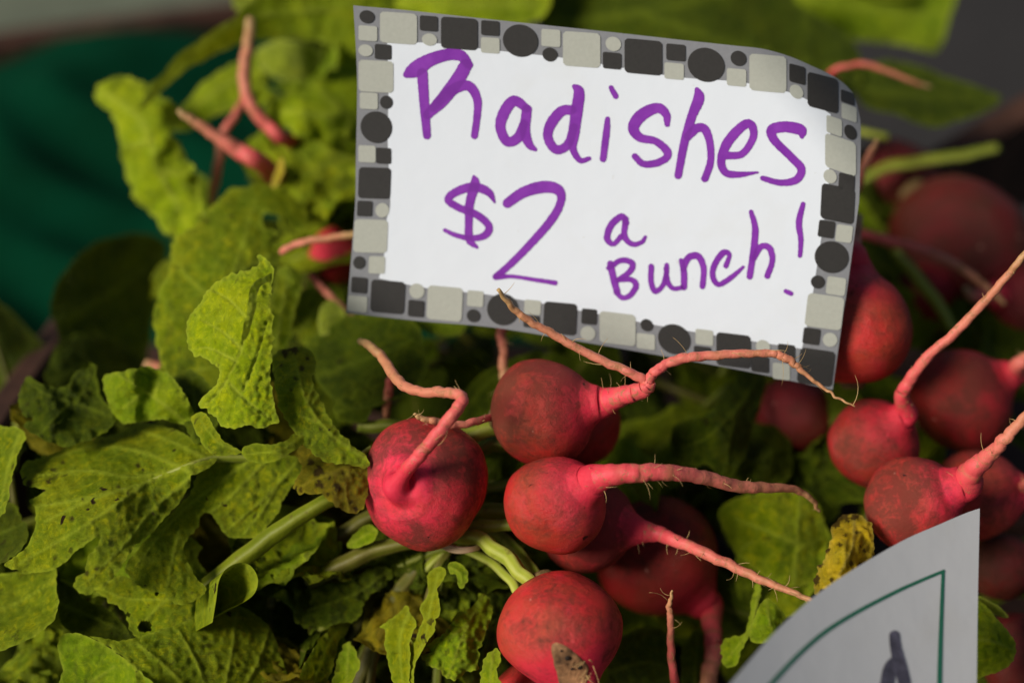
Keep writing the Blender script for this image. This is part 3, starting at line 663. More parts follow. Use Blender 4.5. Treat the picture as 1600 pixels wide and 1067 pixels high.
leaf('upright bright green crinkled leaf folded along its midrib, left of the sign',
     [(399, 417), (358, 430), (333, 447), (311, 471), (296, 497), (292, 525), (297, 548), (321, 562), (342, 575), (340, 596), (311, 628), (316, 638), (346, 664), (360, 668), (385, 664), (405, 668), (425, 664), (436, 655), (428, 625), (423, 586), (426, 524), (423, 462), (427, 432), (431, 420), (417, 405), (402, 400)],
     [(399, 417, .452), (296, 500, .455), (300, 545, .452), (393, 470, .439), (379, 545, .440), (356, 590, .441), (424, 470, .4405), (425, 560, .4405), (430, 650, .4405), (320, 640, .446), (380, 655, .438), (340, 480, .450)],
     [[(398, 450), (388, 500), (376, 548), (356, 592)], [(378, 545), (350, 520), (315, 500)], [(370, 565), (330, 545), (305, 545)], [(388, 500), (360, 470), (335, 455)], [(380, 610), (400, 560), (418, 500)], [(360, 600), (390, 630), (425, 655)], [(356, 592), (335, 620), (320, 632)]],
     'lit_lime', 4.0, 2.4, 3.5, 2.2, 3.0, 3.0, None, 7, GL, under=False, crease=2.6)
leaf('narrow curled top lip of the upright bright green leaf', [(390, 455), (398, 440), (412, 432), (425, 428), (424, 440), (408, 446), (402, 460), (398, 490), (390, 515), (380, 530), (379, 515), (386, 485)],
     [(395, 450, .433), (420, 432, .438), (390, 500, .431), (382, 525, .434)], [[(395, 460), (390, 500), (382, 525)]], 'lit_lime', 4, 1.5, 1.5, .8, 1.0, 3, None, 8, GL)
leaf('broad soft-focus pale yellow-green leaf behind the upright leaf',
     [(334, 317), (356, 300), (392, 288), (430, 293), (465, 309), (482, 338), (470, 360), (440, 342), (416, 334), (412, 350), (436, 364), (424, 374), (442, 390), (430, 440), (420, 500), (390, 560), (335, 575), (270, 582), (252, 566), (240, 522), (238, 500), (258, 430), (272, 380), (286, 362), (306, 350)],
     [(334, 317, .528), (465, 315, .540), (240, 510, .500), (330, 570, .500), (270, 400, .510), (350, 430, .502), (430, 380, .516), (400, 500, .510)],
     [[(340, 570), (350, 480), (380, 380), (400, 310)], [(350, 480), (300, 440), (275, 410)], [(365, 430), (420, 400)], [(345, 520), (290, 510)]],
     'leaf', 7, 3, 5, 1.0, 1.8, 5, None, 9, GL)
leaf('olive leaf with brown tip and spots standing left of the squat radish',
     [(424, 566), (430, 552), (446, 545), (466, 542), (486, 550), (494, 568), (493, 584), (488, 592), (500, 625), (520, 660), (545, 690), (572, 712), (575, 728), (548, 726), (510, 722), (480, 702), (460, 676), (446, 655), (438, 632), (428, 600)],
     [(430, 560, .462), (490, 560, .464), (500, 630, .452), (560, 715, .446), (450, 650, .447), (480, 690, .444), (465, 600, .450)],
     [[(572, 716), (520, 680), (480, 630), (460, 560)], [(500, 660), (470, 650)], [(480, 630), (490, 600)]], 'leaf', 4.5, 2.2, 3, 1.2, 1.8, 4, None, 10, GL, spots=[(445, 550, 7), (458, 545, 8), (472, 575, 4), (440, 570, 3), (480, 560, 3.5), (462, 592, 3), (455, 610, 2.5), (500, 670, 2.5)])
leaf('brown-yellow blotched leaf with black spots touching the squat radish',
     [(468, 700), (500, 692), (555, 705), (578, 722), (574, 760), (570, 790), (556, 800), (530, 797), (514, 785), (500, 771), (472, 771), (459, 762), (464, 742), (474, 728), (466, 716)],
     [(468, 705, .450), (575, 725, .446), (565, 795, .450), (460, 762, .444), (510, 745, .440), (530, 795, .447)],
     [[(574, 716), (530, 735), (490, 750), (465, 762)], [(545, 728), (540, 765), (545, 795)]], 'brown', 4.5, 2.4, 3, 1.0, 1.5, 4, [(580, 700, 5), (562, 712, 4.5), (540, 728, 3), (505, 742, 1.5)], 11, GL, spots=[(499, 756, 6.5), (526, 760, 6), (497, 736, 8), (512, 772, 3), (515, 747, 2.5), (548, 785, 3), (536, 740, 2.5), (470, 765, 3), (556, 795, 4), (485, 722, 5)])
leaf('small curled green leaf end below the upright leaf', [(298, 652), (312, 645), (324, 648), (334, 664), (348, 688), (372, 700), (376, 708), (345, 712), (326, 706), (312, 688), (304, 668)],
     [(300, 652, .450), (330, 665, .441), (370, 705, .446), (320, 700, .446)], [[(372, 704), (340, 690), (312, 655)]], 'leaf', 4, 1.8, 2, 1, 1.2, 3, None, 12, GL)
leaf('spotted tongue-shaped leaf end lying over the big leaf midrib', [(377, 708), (384, 698), (402, 694), (430, 692), (452, 684), (468, 668), (478, 672), (476, 690), (460, 704), (440, 716), (414, 723), (390, 720)],
     [(380, 708, .438), (430, 705, .434), (475, 675, .444), (410, 720, .438)], [[(475, 676), (440, 702), (385, 710)]], 'leaf', 4, 1.5, 2, .8, 1.0, 3, None, 13, GL)
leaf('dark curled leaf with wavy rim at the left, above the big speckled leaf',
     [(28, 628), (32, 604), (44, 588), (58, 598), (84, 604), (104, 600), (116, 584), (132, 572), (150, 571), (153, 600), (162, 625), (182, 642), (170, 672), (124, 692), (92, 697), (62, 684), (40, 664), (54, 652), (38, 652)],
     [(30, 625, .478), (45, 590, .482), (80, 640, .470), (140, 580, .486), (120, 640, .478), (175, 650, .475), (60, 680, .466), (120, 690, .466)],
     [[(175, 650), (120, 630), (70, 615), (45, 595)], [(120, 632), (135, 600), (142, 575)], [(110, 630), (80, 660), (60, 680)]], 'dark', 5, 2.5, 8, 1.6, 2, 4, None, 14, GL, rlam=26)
leaf('pale-sheened crumpled leaf right of the dark curled leaf at left',
     [(160, 594), (178, 581), (210, 577), (246, 574), (272, 588), (284, 612), (300, 640), (290, 662), (252, 657), (172, 660), (170, 640), (166, 618)],
     [(162, 594, .478), (250, 576, .478), (200, 600, .462), (230, 620, .472), (190, 650, .474), (270, 620, .460), (285, 655, .468)],
     [[(285, 655), (240, 620), (185, 585)], [(240, 620), (250, 590)], [(225, 612), (190, 640)]], 'fresh', 5, 2.2, 9, 1.4, 2, 4, None, 15, GL, rlam=24)
leaf('dark leaf filling the gap between the pale-sheened leaf and the upright leaf', [(270, 590), (300, 580), (330, 600), (345, 640), (330, 680), (300, 690), (285, 650), (285, 620)],
     [(275, 590, .482), (330, 610, .47), (300, 680, .465), (340, 660, .466)], [[(300, 688), (305, 640), (300, 590)]], 'dark', 5, 2, 5, 1.2, 2, 4, None, 16, GL)
leaf('narrow leaf cut by the left edge with a light rim', [(-30, 672), (10, 667), (34, 672), (40, 684), (30, 705), (16, 760), (6, 800), (-30, 815)],
     [(-20, 672, .466), (35, 675, .458), (10, 790, .453), (-20, 800, .462), (0, 730, .463)], [[(30, 680), (12, 735), (0, 800)]], 'leaf', 5, 2, 4, 1, 2, 4, None, 17, GL)
leaf('dark ruffled leaf behind the tip of the big speckled leaf', [(-30, 790), (10, 780), (34, 808), (40, 840), (26, 868), (0, 880), (-30, 880)],
     [(-20, 790, .468), (35, 810, .462), (20, 870, .460), (-20, 870, .47)], [[(-20, 840), (35, 820)]], 'dark', 5, 3, 6, 1.4, 1.6, 4, None, 18, GL)
leaf('smooth dark leaf at the left edge below the big speckled leaf', [(-30, 910), (20, 894), (60, 884), (86, 886), (88, 920), (92, 945), (76, 976), (40, 1000), (-30, 1016)],
     [(-20, 915, .462), (80, 890, .458), (90, 945, .452), (40, 995, .453), (-20, 1010, .458), (30, 940, .463)], [[(-30, 960), (30, 940), (85, 905)]], 'leaf', 6, 1.5, 4, .9, 1.5, 4, None, 19, GL)
leaf('dark leaf between the left edge leaf and the folded leaf at the bottom', [(84, 884), (130, 935), (170, 950), (205, 995), (160, 1000), (110, 985), (92, 960)],
     [(88, 890, .466), (170, 950, .463), (200, 995, .463), (110, 985, .458)], [[(90, 940), (150, 965), (200, 990)]], 'dark', 5, 2, 4, 1.4, 1.5, 4, None, 20, GL)
leaf('folded leaf flap with a bright rim at the lower left corner', [(89, 1012), (94, 996), (112, 989), (146, 996), (186, 1022), (216, 1046), (242, 1072), (240, 1100), (96, 1100), (98, 1050)],
     [(90, 1010, .444), (145, 996, .438), (240, 1072, .432), (110, 1090, .450), (170, 1060, .450), (190, 1095, .45)], [[(100, 1090), (150, 1060), (180, 1040)]], 'fresh', 5, 1.5, 3, 1, 1.2, 4, None, 21, GL)
leaf('broad ribbed dark leaf along the bottom edge behind the folded flap',
     [(140, 993), (190, 1000), (230, 990), (300, 966), (350, 944), (400, 960), (432, 1000), (446, 1050), (450, 1100), (230, 1100), (212, 1048), (182, 1018)],
     [(145, 995, .441), (300, 966, .448), (400, 960, .462), (440, 1060, .462), (300, 1040, .447), (240, 1080, .440), (380, 1020, .455)],
     [[(330, 1100), (310, 1040), (280, 985)], [(345, 1100), (360, 1030), (370, 955)], [(365, 1100), (400, 1040), (420, 985)], [(310, 1100), (265, 1045), (215, 1005)], [(290, 1100), (240, 1070), (195, 1025)]], 'leaf', 5, 1.5, 3, 1.0, 2.6, 5, None, 22, GL)
# rolled leaf with an open end
def rolled():
    t = thing('radish_leaf', P(372, 915, .446), 'rolled-up leaf showing its dark hollow end and bright rim', 'leaf', GL)
    ring = crom([(332, 972), (338, 935), (342, 908), (354, 888), (374, 879), (392, 884), (403, 904), (398, 926), (380, 941), (356, 951), (330, 966)], 5)
    vs_, fs, ed = [], [], []; L = 16; n = len(ring)
    for j in range(L):
        s = j / (L - 1)
        for i, (x, y) in enumerate(ring):
            k = 1 - .25 * s
            px = 368 + (x - 368) * k - 70 * s; py = 918 + (y - 918) * k + 46 * s; d = .438 + .034 * s + .0015 * fn(x * .04, s * 4, 2)
            vs_.append(P(px, py, d + (i / n) * .0035 + .0010 * fn(x * .07, y * .07, s * 5) + .0005 * fn(x * .2, y * .2, s * 14))); ed.append(math.exp(-s * 12))
    for j in range(L - 1):
        for i in range(n - 1):
            a = j * n + i; fs.append((a, a + 1, a + n + 1, a + n))
    mk('blade', vs_, fs, M['leaf'], t, {'edge': ed, 'vein': [max(0, 1 - abs((i % n) / n * 7 % 1 - .5) * 9) for i in range(len(vs_))]})
rolled()
# bottom middle
leaf('dull withered leaf with torn edge under the squat radish', [(455, 935), (500, 915), (540, 905), (585, 885), (612, 895), (600, 920), (570, 935), (560, 965), (520, 975), (485, 990), (462, 965)],
     [(455, 940, .478), (600, 895, .470), (540, 965, .472), (490, 985, .475), (530, 925, .468)], [[(610, 890), (550, 930), (470, 955)]], 'dark', 4.5, 3.5, 6, 1.8, 2, 4, None, 23, GL, rlam=22)
leaf('curled narrow withered leaf running down to the bottom edge', [(530, 965), (545, 955), (548, 975), (530, 1010), (515, 1045), (500, 1100), (462, 1100), (470, 1050), (490, 1010)],
     [(540, 960, .466), (510, 1010, .458), (480, 1080, .456), (510, 1080, .464)], [[(540, 962), (505, 1020), (482, 1095)]], 'leaf', 4.5, 2.5, 5, 2.2, 2, 4, None, 24, GL, rlam=18)
leaf('torn triangular leaf with yellow rim at the bottom middle', [(593, 978), (615, 962), (634, 945), (640, 958), (652, 974), (645, 990), (640, 1020), (640, 1100), (622, 1100), (612, 1050), (600, 1010), (602, 985)],
     [(596, 978, .454), (634, 950, .456), (650, 975, .446), (635, 1060, .444), (612, 1030, .450)], [[(640, 955), (625, 1000), (630, 1080)]], 'leaf', 4.5, 1.5, 2.5, 1.0, 1.5, 4, None, 25, GL)
leaf('yellow-edged ribbon leaf twisting down beside the torn triangular leaf', [(668, 898), (684, 886), (698, 896), (686, 920), (688, 950), (684, 962), (678, 968), (680, 985), (664, 1010), (648, 1040), (645, 1075), (634, 1080), (634, 1040), (645, 1000), (662, 968), (656, 950), (668, 930)],
     [(684, 890, .458), (670, 955, .446), (670, 980, .443), (640, 1060, .444)], [[(685, 895), (672, 950), (665, 990), (640, 1060)]], 'leaf', 4, 1.6, 2, .8, 1.0, 3, None, 26, GL)
leaf('mossy crinkled leaf left of the bright pink radish', [(660, 1020), (672, 1002), (700, 985), (712, 962), (735, 945), (752, 925), (766, 950), (766, 975), (752, 1005), (744, 1045), (728, 1050), (704, 1062), (680, 1045), (662, 1035)],
     [(662, 1025, .450), (755, 930, .462), (765, 970, .456), (705, 1060, .442), (740, 1045, .446), (715, 1000, .444)], [[(755, 930), (725, 990), (700, 1055)], [(735, 970), (700, 1000)], [(725, 1000), (750, 1000)]], 'fresh', 3.6, 3.0, 6, 2.6, 1.4, 3.5, None, 27, GL, rlam=15)
leaf('small frilled green leaf touching the bright pink radish at lower left', [(750, 1062), (756, 1035), (762, 1018), (776, 1014), (782, 1030), (778, 1050), (784, 1075), (775, 1100), (750, 1100)],
     [(755, 1040, .442), (775, 1018, .440), (780, 1080, .434), (755, 1095, .44)], [[(770, 1018), (766, 1060), (764, 1095)]], 'fresh', 4, 2.4, 4, 1.4, 1.2, 3, None, 28, GL, rlam=18)
leaf('small bright leaf tip curling below the squat radish', [(700, 882), (712, 878), (726, 886), (732, 902), (726, 918), (718, 918), (712, 900), (702, 894)],
     [(702, 886, .456), (726, 890, .452), (722, 916, .450), (710, 895, .45)], [[(704, 886), (718, 895), (722, 914)]], 'fresh', 3.5, 1.5, 2, 1, 1, 3, None, 29, GL)
leaf('small leaf beside the stalks left of the squat radish base', [(560, 828), (578, 818), (590, 830), (582, 845), (556, 856), (540, 852)],
     [(545, 850, .47), (580, 822, .465), (575, 845, .466)], [[(545, 850), (585, 828)]], 'fresh', 4, 1.5, 2, 1, 1, 3, None, 30, GL)
leaf('thin dark leaf standing at the bottom between the dim stalks', [(535, 1010), (548, 1000), (556, 1015), (562, 1040), (548, 1070), (530, 1100), (520, 1060)],
     [(540, 1010, .456), (560, 1040, .452), (535, 1090, .452), (530, 1050, .456)], [[(545, 1005), (540, 1090)]], 'fresh', 4.5, 2, 3, 1.2, 1.4, 3, None, 31, GL)
leaf('smooth dark leaf below the dusky radish at the bottom', [(955, 1010), (985, 985), (1030, 980), (1044, 1010), (1040, 1100), (950, 1100), (948, 1050)],
     [(960, 1010, .478), (1035, 990, .486), (1030, 1090, .474), (960, 1090, .468)], [[(950, 1050), (1000, 1035), (1040, 1040)]], 'dark', 6, 1.5, 4, 1, 1.6, 4, None, 32, GL)
leaf('narrow dark leaf between the thin pale root and the dusky root', [(1066, 1020), (1085, 985), (1102, 990), (1104, 1040), (1098, 1100), (1068, 1100)],
     [(1070, 1020, .488), (1098, 995, .49), (1095, 1090, .482), (1072, 1090, .478)], [[(1085, 1095), (1090, 990)]], 'dark', 5, 1.5, 2, 1, 1.6, 4, None, 33, GL)
leaf('folded small green leaf above the lower card edge', [(1172, 1000), (1176, 975), (1186, 946), (1198, 932), (1208, 938), (1226, 962), (1242, 985), (1222, 1000), (1195, 1006)],
     [(1174, 1000, .462), (1198, 934, .464), (1202, 970, .452), (1240, 985, .462), (1195, 1004, .458)], [[(1198, 935), (1202, 970), (1212, 1000)]], 'fresh', 4, 1.4, 2, 1, 1.6, 3, None, 34, GL)
leaf('jagged green leaf left of the folded small leaf by the lower card', [(1125, 1020), (1132, 1000), (1160, 990), (1170, 970), (1176, 925), (1186, 905), (1190, 925), (1182, 960), (1174, 990), (1160, 1010), (1150, 1035), (1132, 1040)],
     [(1130, 1020, .466), (1186, 910, .474), (1165, 1000, .464), (1140, 1038, .464)], [[(1186, 912), (1172, 980), (1135, 1030)]], 'fresh', 4, 2, 3, 1.2, 1.4, 3, None, 35, GL)
leaf('rolled yellow leaf with dark brown crust beside the lower card', [(1270, 908), (1278, 888), (1288, 868), (1296, 848), (1302, 822), (1316, 808), (1340, 803), (1360, 812), (1366, 845), (1362, 876), (1345, 895), (1330, 915), (1300, 940), (1278, 930)],
     [(1272, 908, .452), (1310, 815, .458), (1320, 860, .436), (1362, 830, .452), (1355, 885, .446), (1300, 935, .440), (1295, 890, .440)], [[(1335, 808), (1330, 860), (1295, 925)]], 'yellow', 3.5, 3.0, 5, 2.6, 1.2, 3, None, 36, GL, rlam=16, spots=[(1305, 815, 10), (1320, 806, 9), (1336, 808, 6), (1280, 880, 6), (1274, 905, 8), (1292, 860, 5), (1340, 832, 4), (1312, 850, 4), (1330, 880, 4), (1300, 905, 4), (1350, 860, 3), (1285, 925, 5), (1322, 835, 3), (1345, 882, 3)])
leaf('yellow-green leaf sticking out right of the lower card', [(1500, 940), (1530, 940), (1552, 958), (1574, 985), (1587, 1010), (1582, 1035), (1560, 1048), (1525, 1058), (1500, 1050)],
     [(1505, 945, .462), (1560, 965, .46), (1585, 1020, .458), (1525, 1055, .460), (1540, 1005, .452)], [[(1500, 1000), (1545, 1000), (1585, 1015)]], 'lit_lime', 4.5, 1.8, 3, 1.2, 1.4, 4, None, 37, GL)
leaf('thin pale leaf strip above the yellow-green leaf right of the card', [(1510, 925), (1535, 932), (1558, 945), (1576, 962), (1566, 964), (1540, 955), (1510, 950)],
     [(1515, 930, .470), (1545, 942, .466), (1572, 962, .464)], [], 'pale', 4, 1.2, 1.5, .8, 1, 3, None, 38, GL)
leaf('folded grey-green leaf hanging below the sign between roots', [(1046, 692), (1056, 664), (1085, 650), (1112, 640), (1140, 604), (1160, 580), (1194, 578), (1192, 620), (1176, 672), (1166, 705), (1150, 735), (1138, 752), (1120, 740), (1104, 726), (1080, 728), (1054, 716)],
     [(1048, 690, .510), (1110, 642, .500), (1190, 580, .535), (1170, 690, .508), (1140, 745, .500), (1130, 690, .494)],
     [[(1188, 582), (1150, 650), (1132, 740)], [(1160, 630), (1110, 680), (1065, 700)]], 'dark', 5.5, 1.8, 4, 1.0, 2, 4, None, 39, GL)
leaf('crinkled olive leaf in shade right of the grey-green leaf', [(1140, 700), (1158, 672), (1190, 660), (1222, 672), (1238, 705), (1234, 745), (1200, 768), (1160, 760), (1142, 735)],
     [(1145, 700, .520), (1190, 664, .528), (1235, 720, .524), (1190, 760, .510), (1190, 710, .512)], [[(1145, 735), (1190, 715), (1232, 700)]], 'dark', 5.5, 2, 6, 1.4, 2, 4, None, 40, GL, rlam=24)
leaf('broad yellowing leaf out of focus below the long pink root', [(1122, 800), (1150, 778), (1195, 768), (1246, 764), (1276, 784), (1292, 822), (1300, 858), (1286, 895), (1252, 915), (1205, 908), (1170, 880), (1140, 850)],
     [(1125, 800, .510), (1250, 768, .500), (1298, 860, .500), (1250, 910, .492), (1170, 870, .500), (1220, 830, .492)], [[(1240, 912), (1245, 850), (1250, 772)], [(1246, 850), (1200, 830), (1150, 810)], [(1245, 860), (1285, 840)]], 'leaf', 6, 1.6, 5, 1.0, 1.8, 5, None, 41, GL)
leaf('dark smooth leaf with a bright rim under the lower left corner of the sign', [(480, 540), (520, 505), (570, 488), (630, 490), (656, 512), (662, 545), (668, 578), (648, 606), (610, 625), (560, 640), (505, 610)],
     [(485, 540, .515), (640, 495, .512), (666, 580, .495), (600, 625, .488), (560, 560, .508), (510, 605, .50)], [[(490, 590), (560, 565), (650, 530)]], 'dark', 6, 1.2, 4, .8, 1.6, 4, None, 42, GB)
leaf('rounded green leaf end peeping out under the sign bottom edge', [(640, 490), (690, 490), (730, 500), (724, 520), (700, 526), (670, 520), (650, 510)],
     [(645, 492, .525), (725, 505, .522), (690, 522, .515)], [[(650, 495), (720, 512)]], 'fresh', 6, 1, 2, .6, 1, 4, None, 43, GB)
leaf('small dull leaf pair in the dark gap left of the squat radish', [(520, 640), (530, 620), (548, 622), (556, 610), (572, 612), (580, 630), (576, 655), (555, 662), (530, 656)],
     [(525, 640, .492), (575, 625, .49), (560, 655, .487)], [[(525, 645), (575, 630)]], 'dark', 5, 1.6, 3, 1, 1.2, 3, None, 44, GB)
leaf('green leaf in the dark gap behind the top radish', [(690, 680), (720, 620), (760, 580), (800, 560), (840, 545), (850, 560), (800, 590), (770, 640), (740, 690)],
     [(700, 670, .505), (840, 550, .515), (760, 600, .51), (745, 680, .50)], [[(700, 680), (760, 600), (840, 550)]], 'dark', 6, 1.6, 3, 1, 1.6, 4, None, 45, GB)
# upper, blurred leaves
leaf('long curved leaf at the top left arching over the green cloth', [(218, 170), (236, 132), (268, 98), (312, 62), (360, 30), (396, 2), (430, -30), (600, -40), (600, 60), (560, 88), (500, 66), (440, 62), (390, 66), (340, 84), (300, 104), (262, 134), (236, 160)],
     [(220, 168, .548), (300, 80, .552), (400, 10, .565), (580, -20, .585), (560, 75, .585), (400, 60, .568), (300, 100, .560)], [[(225, 162), (300, 85), (390, 30), (560, 10)]], 'lit_lime', 8, 2, 4, 1.2, 2.5, 6, None, 46, GB)
leaf('bright light leaf corner at the top edge above the long curved leaf', [(365, -30), (400, -40), (440, -30), (420, 0), (390, 18), (366, 14)],
     [(370, -20, .60), (420, -20, .60), (380, 12, .595)], [], 'pale', 8, 1.5, 2, .6, 1, 4, None, 47, GB)
leaf('blurred crinkled leaf hanging over the green cloth at upper left', [(148, 152), (158, 128), (180, 120), (226, 128), (250, 146), (280, 168), (292, 185), (268, 205), (290, 240), (308, 290), (318, 335), (300, 372), (258, 360), (232, 332), (208, 300), (192, 262), (186, 215), (176, 176), (158, 166)],
     [(150, 150, .565), (280, 170, .562), (190, 250, .562), (315, 335, .552), (240, 340, .556), (240, 220, .545), (280, 280, .552)], [[(160, 145), (220, 190), (250, 270), (290, 350)], [(235, 220), (200, 230)], [(250, 270), (290, 270)]], 'lit_lime', 7, 4, 12, 2.5, 2.5, 6, None, 48, GB, rlam=30)
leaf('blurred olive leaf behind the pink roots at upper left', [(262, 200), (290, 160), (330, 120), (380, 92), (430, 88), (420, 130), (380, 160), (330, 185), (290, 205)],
     [(265, 200, .585), (330, 120, .588), (430, 95, .60), (330, 180, .58)], [[(270, 198), (340, 140), (425, 100)]], 'lit_lime', 8, 2, 4, 1, 2, 6, None, 49, GB)
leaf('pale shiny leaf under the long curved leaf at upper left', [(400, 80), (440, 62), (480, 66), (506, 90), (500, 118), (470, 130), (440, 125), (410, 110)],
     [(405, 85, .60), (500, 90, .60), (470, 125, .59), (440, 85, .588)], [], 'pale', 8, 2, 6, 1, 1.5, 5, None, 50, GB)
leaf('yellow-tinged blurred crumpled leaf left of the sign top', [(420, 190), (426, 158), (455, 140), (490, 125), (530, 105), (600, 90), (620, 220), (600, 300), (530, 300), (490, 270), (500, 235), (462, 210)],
     [(425, 180, .565), (500, 125, .58), (600, 110, .60), (590, 280, .58), (500, 260, .57), (480, 180, .556), (550, 200, .568)], [[(600, 180), (520, 180), (440, 175)], [(540, 180), (500, 140)], [(550, 190), (520, 270)]], 'lit_lime', 7, 4, 10, 2.2, 2.5, 6, None, 51, GB, rlam=30)
leaf('small yellow curled leaf end at the base of the thick pink root', [(424, 290), (430, 268), (438, 248), (444, 250), (444, 270), (436, 286), (428, 294)],
     [(426, 290, .535), (440, 250, .535), (442, 270, .530)], [], 'yellow', 5, 1, 1, .5, 1, 3, None, 52, GB)
leaf('blurred green leaf left of the sign middle', [(440, 290), (480, 260), (540, 250), (600, 260), (600, 380), (550, 370), (500, 350), (470, 320)],
     [(445, 290, .575), (590, 270, .585), (590, 370, .57), (490, 340, .56), (530, 300, .568)], [[(590, 320), (500, 300)]], 'dark', 8, 4, 8, 2, 2, 6, None, 53, GB)
leaf('dark blurred leaf below the cloth at left', [(80, 470), (110, 410), (160, 375), (220, 365), (262, 385), (250, 450), (235, 520), (225, 575), (160, 580), (110, 560), (90, 520)],
     [(85, 470, .560), (200, 370, .605), (250, 420, .620), (225, 570, .590), (120, 560, .55), (170, 470, .585)], [[(100, 500), (170, 460), (250, 400)]], 'dark', 8, 2, 6, 1.4, 2, 6, None, 54, GB)
leaf('dark blurred leaf in shade above the curled leaf at left', [(70, 590), (90, 540), (130, 520), (180, 530), (220, 560), (230, 600), (180, 620), (110, 620)],
     [(75, 590, .525), (130, 525, .550), (225, 580, .565), (120, 615, .528)], [[(80, 600), (150, 570), (225, 585)]], 'dark', 8, 2, 5, 1.4, 2, 5, None, 55, GB)
leaf('blurred greenish leaf behind the small olive leaf beside the sign', [(430, 430), (455, 415), (472, 440), (462, 490), (450, 540), (425, 560), (420, 500)],
     [(432, 432, .505), (468, 440, .51), (430, 555, .49), (455, 520, .50)], [[(430, 550), (450, 430)]], 'lit_lime', 6, 2, 3, 1, 1.6, 4, None, 56, GB)
leaf('olive shaded leaf left of the lower left sign corner', [(455, 470), (490, 450), (520, 470), (510, 520), (480, 540), (458, 520)],
     [(458, 470, .53), (515, 470, .535), (485, 535, .52)], [[(460, 530), (510, 460)]], 'leaf', 6, 2, 3, 1, 1.6, 4, None, 57, GB)
leaf('pale green leaf tip under the lower left sign corner', [(498, 520), (500, 480), (520, 470), (545, 500), (530, 512), (508, 525)],
     [(500, 520, .518), (520, 475, .525), (540, 502, .52)], [], 'pale', 5, 1, 1.5, .6, 1, 3, None, 58, GB)
leaf('blurred bright green leaf at the top edge above the sign', [(560, -40), (860, -60), (862, 0), (845, 30), (800, 45), (740, 40), (680, 26), (600, 12), (560, 10)],
     [(570, -20, .60), (850, -30, .60), (800, 40, .585), (620, 10, .59), (720, 0, .588)], [[(560, -10), (700, 5), (850, 10)]], 'lit_lime', 9, 2, 6, 1, 2.5, 7, None, 59, GB)
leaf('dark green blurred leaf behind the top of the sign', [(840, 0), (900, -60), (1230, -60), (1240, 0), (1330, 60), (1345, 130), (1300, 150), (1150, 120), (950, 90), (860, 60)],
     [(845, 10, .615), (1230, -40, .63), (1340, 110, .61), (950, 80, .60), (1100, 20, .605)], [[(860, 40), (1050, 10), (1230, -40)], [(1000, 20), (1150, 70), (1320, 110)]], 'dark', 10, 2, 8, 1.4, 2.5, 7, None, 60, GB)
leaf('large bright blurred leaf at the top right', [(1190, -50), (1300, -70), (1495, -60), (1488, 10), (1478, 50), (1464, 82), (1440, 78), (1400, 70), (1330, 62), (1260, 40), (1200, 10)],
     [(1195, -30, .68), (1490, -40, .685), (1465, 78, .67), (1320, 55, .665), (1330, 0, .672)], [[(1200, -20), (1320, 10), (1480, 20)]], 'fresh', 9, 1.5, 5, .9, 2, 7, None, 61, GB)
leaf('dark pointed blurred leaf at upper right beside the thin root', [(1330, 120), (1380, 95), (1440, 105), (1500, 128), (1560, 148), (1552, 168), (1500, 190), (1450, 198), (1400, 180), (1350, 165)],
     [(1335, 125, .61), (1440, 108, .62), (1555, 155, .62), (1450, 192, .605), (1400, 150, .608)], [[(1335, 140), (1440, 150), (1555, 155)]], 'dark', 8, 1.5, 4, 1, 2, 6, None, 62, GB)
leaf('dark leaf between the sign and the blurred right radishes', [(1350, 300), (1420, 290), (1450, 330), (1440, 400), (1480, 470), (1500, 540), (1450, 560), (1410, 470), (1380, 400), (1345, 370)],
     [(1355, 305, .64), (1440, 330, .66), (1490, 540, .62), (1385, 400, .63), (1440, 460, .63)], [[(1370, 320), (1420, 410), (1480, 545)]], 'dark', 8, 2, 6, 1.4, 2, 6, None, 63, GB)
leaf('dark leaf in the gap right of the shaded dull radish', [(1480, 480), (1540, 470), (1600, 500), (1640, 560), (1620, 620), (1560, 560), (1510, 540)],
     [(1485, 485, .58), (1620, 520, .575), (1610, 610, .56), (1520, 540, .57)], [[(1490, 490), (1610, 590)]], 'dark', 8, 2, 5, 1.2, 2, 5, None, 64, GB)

# stalks
GS = 'stalks of the front bunch'
stalk('thick bright stalk running down to the crown of the bright pink radish', [(688, 842, .472, 9), (730, 838, .464, 11), (765, 850, .457, 12), (800, 880, .450, 12), (826, 906, .446, 11), (838, 922, .446, 10)], 'stem_pale', 5, 1, GS)
stalk('slimmer stalk beside the thick bright one, right side', [(730, 832, .478, 8), (780, 838, .472, 9), (815, 868, .462, 9), (838, 900, .452, 9), (850, 920, .449, 8)], 'stem', 4, 2, GS)
stalk('tan-edged stalk below the thick bright one', [(700, 850, .476, 7), (750, 868, .468, 7), (790, 900, .460, 7), (815, 930, .455, 7), (830, 945, .453, 6)], 'stem_pale', 3, 3, GS)
stalk('yellow-green stalk from the middle radish toward the squat one', [(830, 815, .462, 8), (790, 820, .463, 9), (745, 822, .467, 9), (700, 828, .475, 8)], 'stem_pale', 4, 4, GS)
stalk('dim green stalk above the yellow-green one between radishes', [(830, 792, .470, 9), (790, 797, .472, 11), (740, 800, .476, 11), (690, 815, .482, 10)], 'stem', 4, 5, GS)
stalk('short stalk behind the squat radish below the rootlet', [(790, 662, .474, 11), (755, 674, .472, 12), (715, 688, .474, 11), (660, 700, .48, 10)], 'stem_pale', 4, 6, GS)
stalk('second short stalk under the top radish', [(800, 690, .478, 12), (765, 695, .478, 12), (735, 712, .480, 10), (690, 730, .484, 9)], 'stem', 4, 7, GS)
stalk('upper thin stalk between the squat and middle radishes', [(820, 752, .478, 7), (780, 760, .480, 8), (730, 768, .484, 8)], 'stem', 4, 8, GS)
